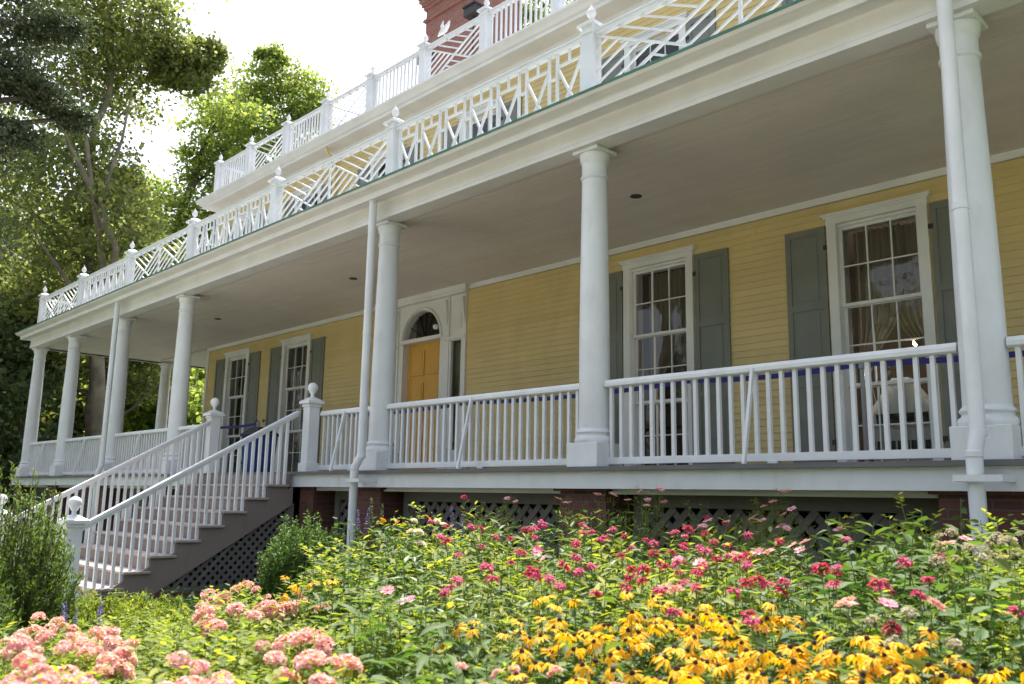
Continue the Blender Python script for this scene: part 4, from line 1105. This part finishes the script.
H_ = dict(rud=[rudbeckia(0, 13, .45), rudbeckia(1, 12, .7), rudbeckia(2, 13, .3), rudbeckia(3, 13, .55), rudbeckia(4, 10, 1.0), rudbeckia(5, 5, 1.1), rudbeckia(6, 13, .4), rudbeckia(7, 13, .6)], mon=[monarda(20+i) for i in range(4)], cos=[cosmos(30+i) for i in range(3)], sal=[cluster(40+i, 'p_salmon', .052, 22, .023) for i in range(4)],
          pk=[cluster(45+i, 'p_pink', .035, 12, .02) for i in range(2)], spk=[spike(50+i) for i in range(2)], gsp=[spike(55, 'leaf_g2', .2)], wht=[rose(60), rose(61)], org=[cosmos(65, 'p_orange', 9, .03)], seed=[cluster(70, 'p_pale', .022, 16, .010), cluster(71, 'p_pale', .03, 20, .010)])

# canopy of the bed: where its top shows in the view, and how far off it stands
PX = [-80, 0, 60, 150, 190, 250, 300, 335, 360, 420, 480, 560, 700, 760, 830, 860, 900, 960, 1024, 1100]
YT = [615, 615, 620, 612, 598, 584, 586, 540, 520, 514, 520, 515, 522, 526, 532, 500, 504, 512, 503, 498]
FX = [-80, 250, 330, 380, 700, 1024, 1100]; FY = [5.2, 5.6, 6.6, 7.3, 6.8, 5.6, 5.4]
NEAR = 2.35
def far_of(px): return float(np.interp(px, FX, FY))
def hd_of(px, py):
    yt = float(np.interp(px, PX, YT)); g_ = min(max((py-yt)/(690-yt), -.05), 1.05); fr = far_of(px); return 1/(1/fr + g_*(1/NEAR-1/fr))
def py_of(px, hd):
    yt = float(np.interp(px, PX, YT)); fr = far_of(px); g_ = (1/hd-1/fr)/(1/NEAR-1/fr); return yt + g_*(690-yt)
def project(x, y, z):
    d = np.array([x,y,z])-CAM; zc = d@FWD
    return 512+FPX*(d@RIGHT)/zc, 342-FPX*(d@UP)/zc, math.hypot(d[0],d[1]), zc
def head_target(px, py):
    hd = hd_of(px, py); p = at(px, py, hd)
    while p.y > -.75: hd *= .97; p = at(px, py, hd)
    return p
def plant(name, label, cat, group, kind, pos, ztop, head=None, nheads=0, hs_=1.0, hname='flower_head', spread=1.0, maxtilt=.6):
    """a plant standing on the soil whose top reaches ztop"""
    H = ztop - GZ; st, fo, tips = FOL[kind][rnd.randrange(3)]
    root = empty(name, (pos[0], pos[1], GZ), rnd.uniform(0, 6.28)); tag(root, label, cat, group)
    sxy = spread*max(.8, min(1.15, H)); mk('stem', st, root, (0,0,0), (0,0,0), (sxy,sxy,H)); mk('foliage', fo, root, (0,0,0), (0,0,0), (sxy,sxy,H))
    if head:
        order = sorted(range(len(tips)), key=lambda i: -tips[i][2])[:nheads]
        for i in order:
            t = tips[i]; z = (t[2]*.35+.65)*H + rnd.uniform(-.03,.03)
            mk(hname, rnd.choice(H_[head]), root, (t[0]*sxy, t[1]*sxy, z), (rnd.uniform(-maxtilt,maxtilt), rnd.uniform(-maxtilt,maxtilt), rnd.uniform(0,6.28)), hs_*rnd.uniform(.85,1.15))
            if z > t[2]*H + .02:
                pass
    return root
# fillers
cnt = 0; y = -7.2
gx = []
step = .33
xx = -6.0
while xx < 7.6:
    yy = -7.3
    while yy < -.8:
        x = xx + rnd.uniform(-.17,.17); y = yy + rnd.uniform(-.17,.17); yy += step
        px, py, hd, zc = project(x, y, -.9)
        if zc < 1 or hd < 2.25 or px < -70 or px > 1095: continue
        if hd > far_of(px)*1.04 or y > -.75: continue
        gx.append((px, hd, x, y))
    xx += step
for px, hd, x, y in gx:
    py = py_of(px, hd) + (rnd.uniform(-2, 16) if hd < 4.5 or px < 330 else rnd.uniform(-12, 20))
    z = at(px, py, hd).z
    z = min(max(z, GZ+.45), -.28)
    r_ = rnd.random()  # dark-leaved kinds in the mixes stand in for deeper shadows
    if px < 320: kind = 'rose' if r_ < .8 else 'mid'; lab = 'leafy rose bush with small bright leaves in the left part of the flower bed'; nm = 'rose_bush'
    elif px < 480: kind = ('lance','dark','mid','silver','rose','dark')[int(r_*6)]; lab = 'tall leafy perennial without blossom left of the yellow flowers'; nm = 'leafy_plant'
    elif px < 790:
        kind = ('lance','mid','feather','dark','silver','dark')[int(r_*6)] if hd > 3.6 else ('dark','mid','lance','dark')[int(r_*4)]; lab = 'leafy perennial without blossom in the middle of the flower bed' ; nm = 'leafy_plant'
    else: kind = ('dark','dark','rose','mid','broad')[int(r_*5)]; lab = 'dark leafy perennial without blossom in the right part of the flower bed'; nm = 'leafy_plant'
    plant(nm, lab, 'plant', 'leafy plants of the flower bed, ' + ('left' if px < 320 else 'centre left' if px < 480 else 'middle' if px < 790 else 'right'), kind, (x, y), z)
    cnt += 1
# blossoms
YEL = [(505,612),(530,622),(552,634),(585,603),(600,618),(625,612),(640,630),(655,606),(675,618),(690,606),(700,636),(715,622),(735,612),(745,632),(770,648),(752,606),(790,662),(812,652),(835,664),(858,648),(880,660),(903,652),(925,666),(948,660),(655,652),(620,640),(590,640),(690,662),(725,664),(560,668),(640,675),(880,640),(850,638),(660,690),(600,690),(780,690),(870,688),(940,690),(720,690),(1000,684)]
for px, py in YEL:
    p = head_target(px, py+6)
    lab = ('yellow black-eyed daisy plant in the dense drift at the bottom centre' if px < 780 else 'yellow black-eyed daisy plant in the looser group at the bottom right')
    plant('yellow_daisy_plant', lab, 'flower plant', 'yellow daisies ' + ('centre' if px < 780 else 'right'), 'mid', p, p.z+.03, 'rud', rnd.choice((5,6,7,8,9)), .88)
for px, py, l in ((305,577,'lone small yellow daisy plant before the boxwood'),(335,580,'yellow daisy plant just right of the pink blossoms'),(395,500+20,'orange-yellow flower behind the pale stems left of the crimson ones')):
    p = head_target(px, py); plant('yellow_daisy_plant', l, 'flower plant', None, 'lance', p, p.z, 'rud' if px < 390 else 'org', 4, 1.1)
CR = [(489,500,1),(463,528,2),(470,545,2),(505,532,3),(522,543,3),(545,530,3),(452,552,2),(461,578,2),(565,538,2),(588,545,3),(603,530,3),(628,538,3),(650,548,3),(640,566,3),(662,558,2),(676,545,3),(693,570,3),(704,556,3),(722,550,2),(737,566,3),(602,565,2),(580,582,2),(612,590,2),(626,572,3),(656,577,2),(760,560,2),(776,592,3),(792,574,2),(808,578,3),(835,588,2),(872,574,3),(888,578,2),(916,558,1),(545,560,2),(955,602,2),(404,592,2),(418,583,1),(702,522,2),(716,535,2),(748,540,2),(700,615,2),(840,622,1),(812,630,2),(520,575,2),(560,598,1),(660,535,2),(1010,590,2),(880,545,1),(680,585,2),(735,588,2),(505,552,2)]
for px, py, n in CR:
    p = head_target(px, py)
    lab = ('crimson bee balm plant in the left group before the white fascia' if px < 560 else 'crimson bee balm plant in the thick band above the yellow daisies' if px < 790 else 'crimson bee balm plant in the right part among dark leaves')
    plant('bee_balm_plant', lab, 'flower plant', 'crimson bee balm ' + ('left' if px < 560 else 'middle' if px < 790 else 'right'), 'lance' if px < 790 else 'dark', p, p.z+.02, 'mon', n, rnd.uniform(.6,.8), spread=1.0)
SAL = [(28,622),(58,626),(88,632),(14,640),(112,628),(70,645),(218,592),(240,584),(256,592),(275,600),(232,608),(262,614),(298,604),(286,590),(160,634),(145,650),(292,628),(352,652),(336,668),(300,676),(240,676),(205,682),(176,676),(130,680),(60,684),(500,668),(478,676),(522,662),(308,642),(222,650),(20,664),(100,668),(275,655),(616,686)]
for px, py in [q for i_, q in enumerate(SAL) if i_ % 3 != 2 or q[0] < 130]:
    p = head_target(px, py+4)
    lab = ('salmon-pink flowering bush in the far left drift below the evergreen shrub' if px < 150 else 'salmon-pink flowering bush in the drift before the stair lattice' if px < 330 else 'salmon-pink flowering bush at the bottom edge left of the yellow daisies')
    plant('pink_flowering_bush', lab, 'flower plant', 'salmon blossoms ' + ('far left' if px < 150 else 'left' if px < 330 else 'front'), 'rose', p, p.z, 'sal', rnd.choice((4,6,8)) if px < 330 else 3, rnd.uniform(.5,.75) if px < 400 else rnd.uniform(.3,.5), spread=.5)
PK = [(772,492,1),(755,503,1),(795,512,1),(765,520,2),(720,525,1),(690,525,1),(790,525,1),(500,500,1),(570,500,1),(612,497,1),(634,497,1),(655,505,1),(648,490,1),(932,540,1),(912,545+60,1),(788,545,2),(700,560,1),(650,580,1),(745,555,2),(555,560,1),(860,570+40,1),(380,600,1),(835,530,1)]
for px, py, n in PK:
    p = head_target(px, max(py, 500)); p2 = at(px, py, math.hypot(p.x-CAM[0], p.y-CAM[1]))
    lab = 'tall thin pink cosmos plant nodding before the porch fascia' if py < 535 else 'pink cosmos plant low among the crimson flowers'
    plant('cosmos_plant', lab, 'flower plant', 'pink cosmos ' + ('tall' if py < 535 else 'low'), 'feather', p2, p2.z, 'cos', n+1, 1.1, spread=.6)
for px, py, k, h_, lab in ((357,512,'lance','spk','violet flower spike plant beside the downspout'),(452,512,'lance','spk','violet flower spike plant left of the crimson flowers'),(366,500,'broad','gsp','tall green spike plant right of the downspout'),(470,528,'broad','gsp','green budding spike plant between cream roses and crimson flowers'),
                      (442,524,'mid','wht','cream white rose plant left of the crimson flowers'),(405,525,'mid','wht','cream rose plant with a single bloom behind the pale stems'),(428,534,'mid','wht','low cream rose plant just below the taller cream one'),(95,606,'lance','spk','violet sage plant between the evergreen shrub and pink blossoms'),(75,606,'lance','spk','second violet sage plant nearer the newel post')):
    p = head_target(px, max(py, 505)) if px > 300 else at(px, py, 7.4)
    if px > 300: p = at(px, py, math.hypot(p.x-CAM[0], p.y-CAM[1]))
    z = p.z - (.18 if h_ in ('spk','gsp') else 0)
    plant('spike_flower_plant' if h_ != 'wht' else 'rose_plant', lab, 'flower plant', None, k, p, z, h_, 2 if px > 300 else 3, 1.0, spread=.55, maxtilt=.12 if h_ != 'wht' else .5)
for px, py, lab in ((985,530,'dry brown-stemmed plant with pale seed heads at the right edge'),(1005,545,'dry seed-head plant leaning at the far right corner'),(960,545,'dry seed-head plant left of the downspout'),(885,615,'pale seed-head plant above the right yellow daisies')):
    p = head_target(px, py+5); p = at(px, py, math.hypot(p.x-CAM[0], p.y-CAM[1])); r_ = plant('seed_head_plant', lab, 'plant', None, 'mid', p, p.z, 'seed', 7, 1.0)
for px, py, lab in ((862,515,'tall leafy plant topped with reddish young leaves before the right lattice'),(890,525,'leafy plant with reddish tips right of the tallest one'),(838,545,'leafy plant with reddish tips left of the tallest one'),(690,500,'pale green sprig standing before the dark lattice'),(425,512,'light green sprig left of the cream roses'),(400,510,'light green sprig right of the downspout')):
    p = head_target(px, max(py,505)); p = at(px, py, math.hypot(p.x-CAM[0], p.y-CAM[1])); plant('leafy_plant', lab, 'plant', None, 'mid' if px < 800 else 'broad', p, p.z, spread=.8 if px > 800 else .55)
for k_, (px, py) in enumerate(((372,640),(398,622),(420,650),(445,632),(462,660),(388,668),(350,690),(430,676),(478,618),(350,616),(505,640),(412,600))):
    p = head_target(px, py); plant('strap_leaf_plant', 'clump of long glossy lance leaves between the pink blossoms and the yellow daisies', 'plant', 'long-leaved clumps', 'strap', p, p.z+.02, spread=.8)
# low growth that hides the soil
rs_ = np.random.RandomState(77); n = 16000
P = np.stack([rs_.uniform(-5.1, 7.5, n), rs_.uniform(-6.8, -.4, n), GZ + rs_.uniform(0.01, .28, n)], 1)
V, F = blades(P, rs_.normal(size=(n,3))*np.array([1,1,.4])+np.array([0,0,.5]), rs_.uniform(.06,.13,n), rs_.uniform(.02,.045,n), rs_, .3)
o = np_mesh('ground_cover', V, F, 'leaf_g3'); tag(o, 'low leafy growth covering the soil between the flowers', 'ground cover', None, 'stuff')
n = 60000
P = np.stack([rs_.uniform(-26, 0, n), rs_.uniform(-10, 1.5, n), np.full(n, GZ)], 1); P = P[~((P[:,0] > -5.1) & (P[:,1] > -6.9))]; P = P[~((P[:,0] > -9.7) & (P[:,0] < -5.8))]; P = P[~((P[:,1] > -.4) & (P[:,0] > -22.3))]
m2 = len(P)
V, F = blades(P, rs_.normal(size=(m2,3))*.35+np.array([0,0,1]), rs_.uniform(.05,.1,m2), np.full(m2,.012), rs_, .2)
o = np_mesh('grass', V, F, 'leaf_g2'); tag(o, 'short green lawn grass before the porch', 'grass', None, 'stuff')
print('plants', cnt)
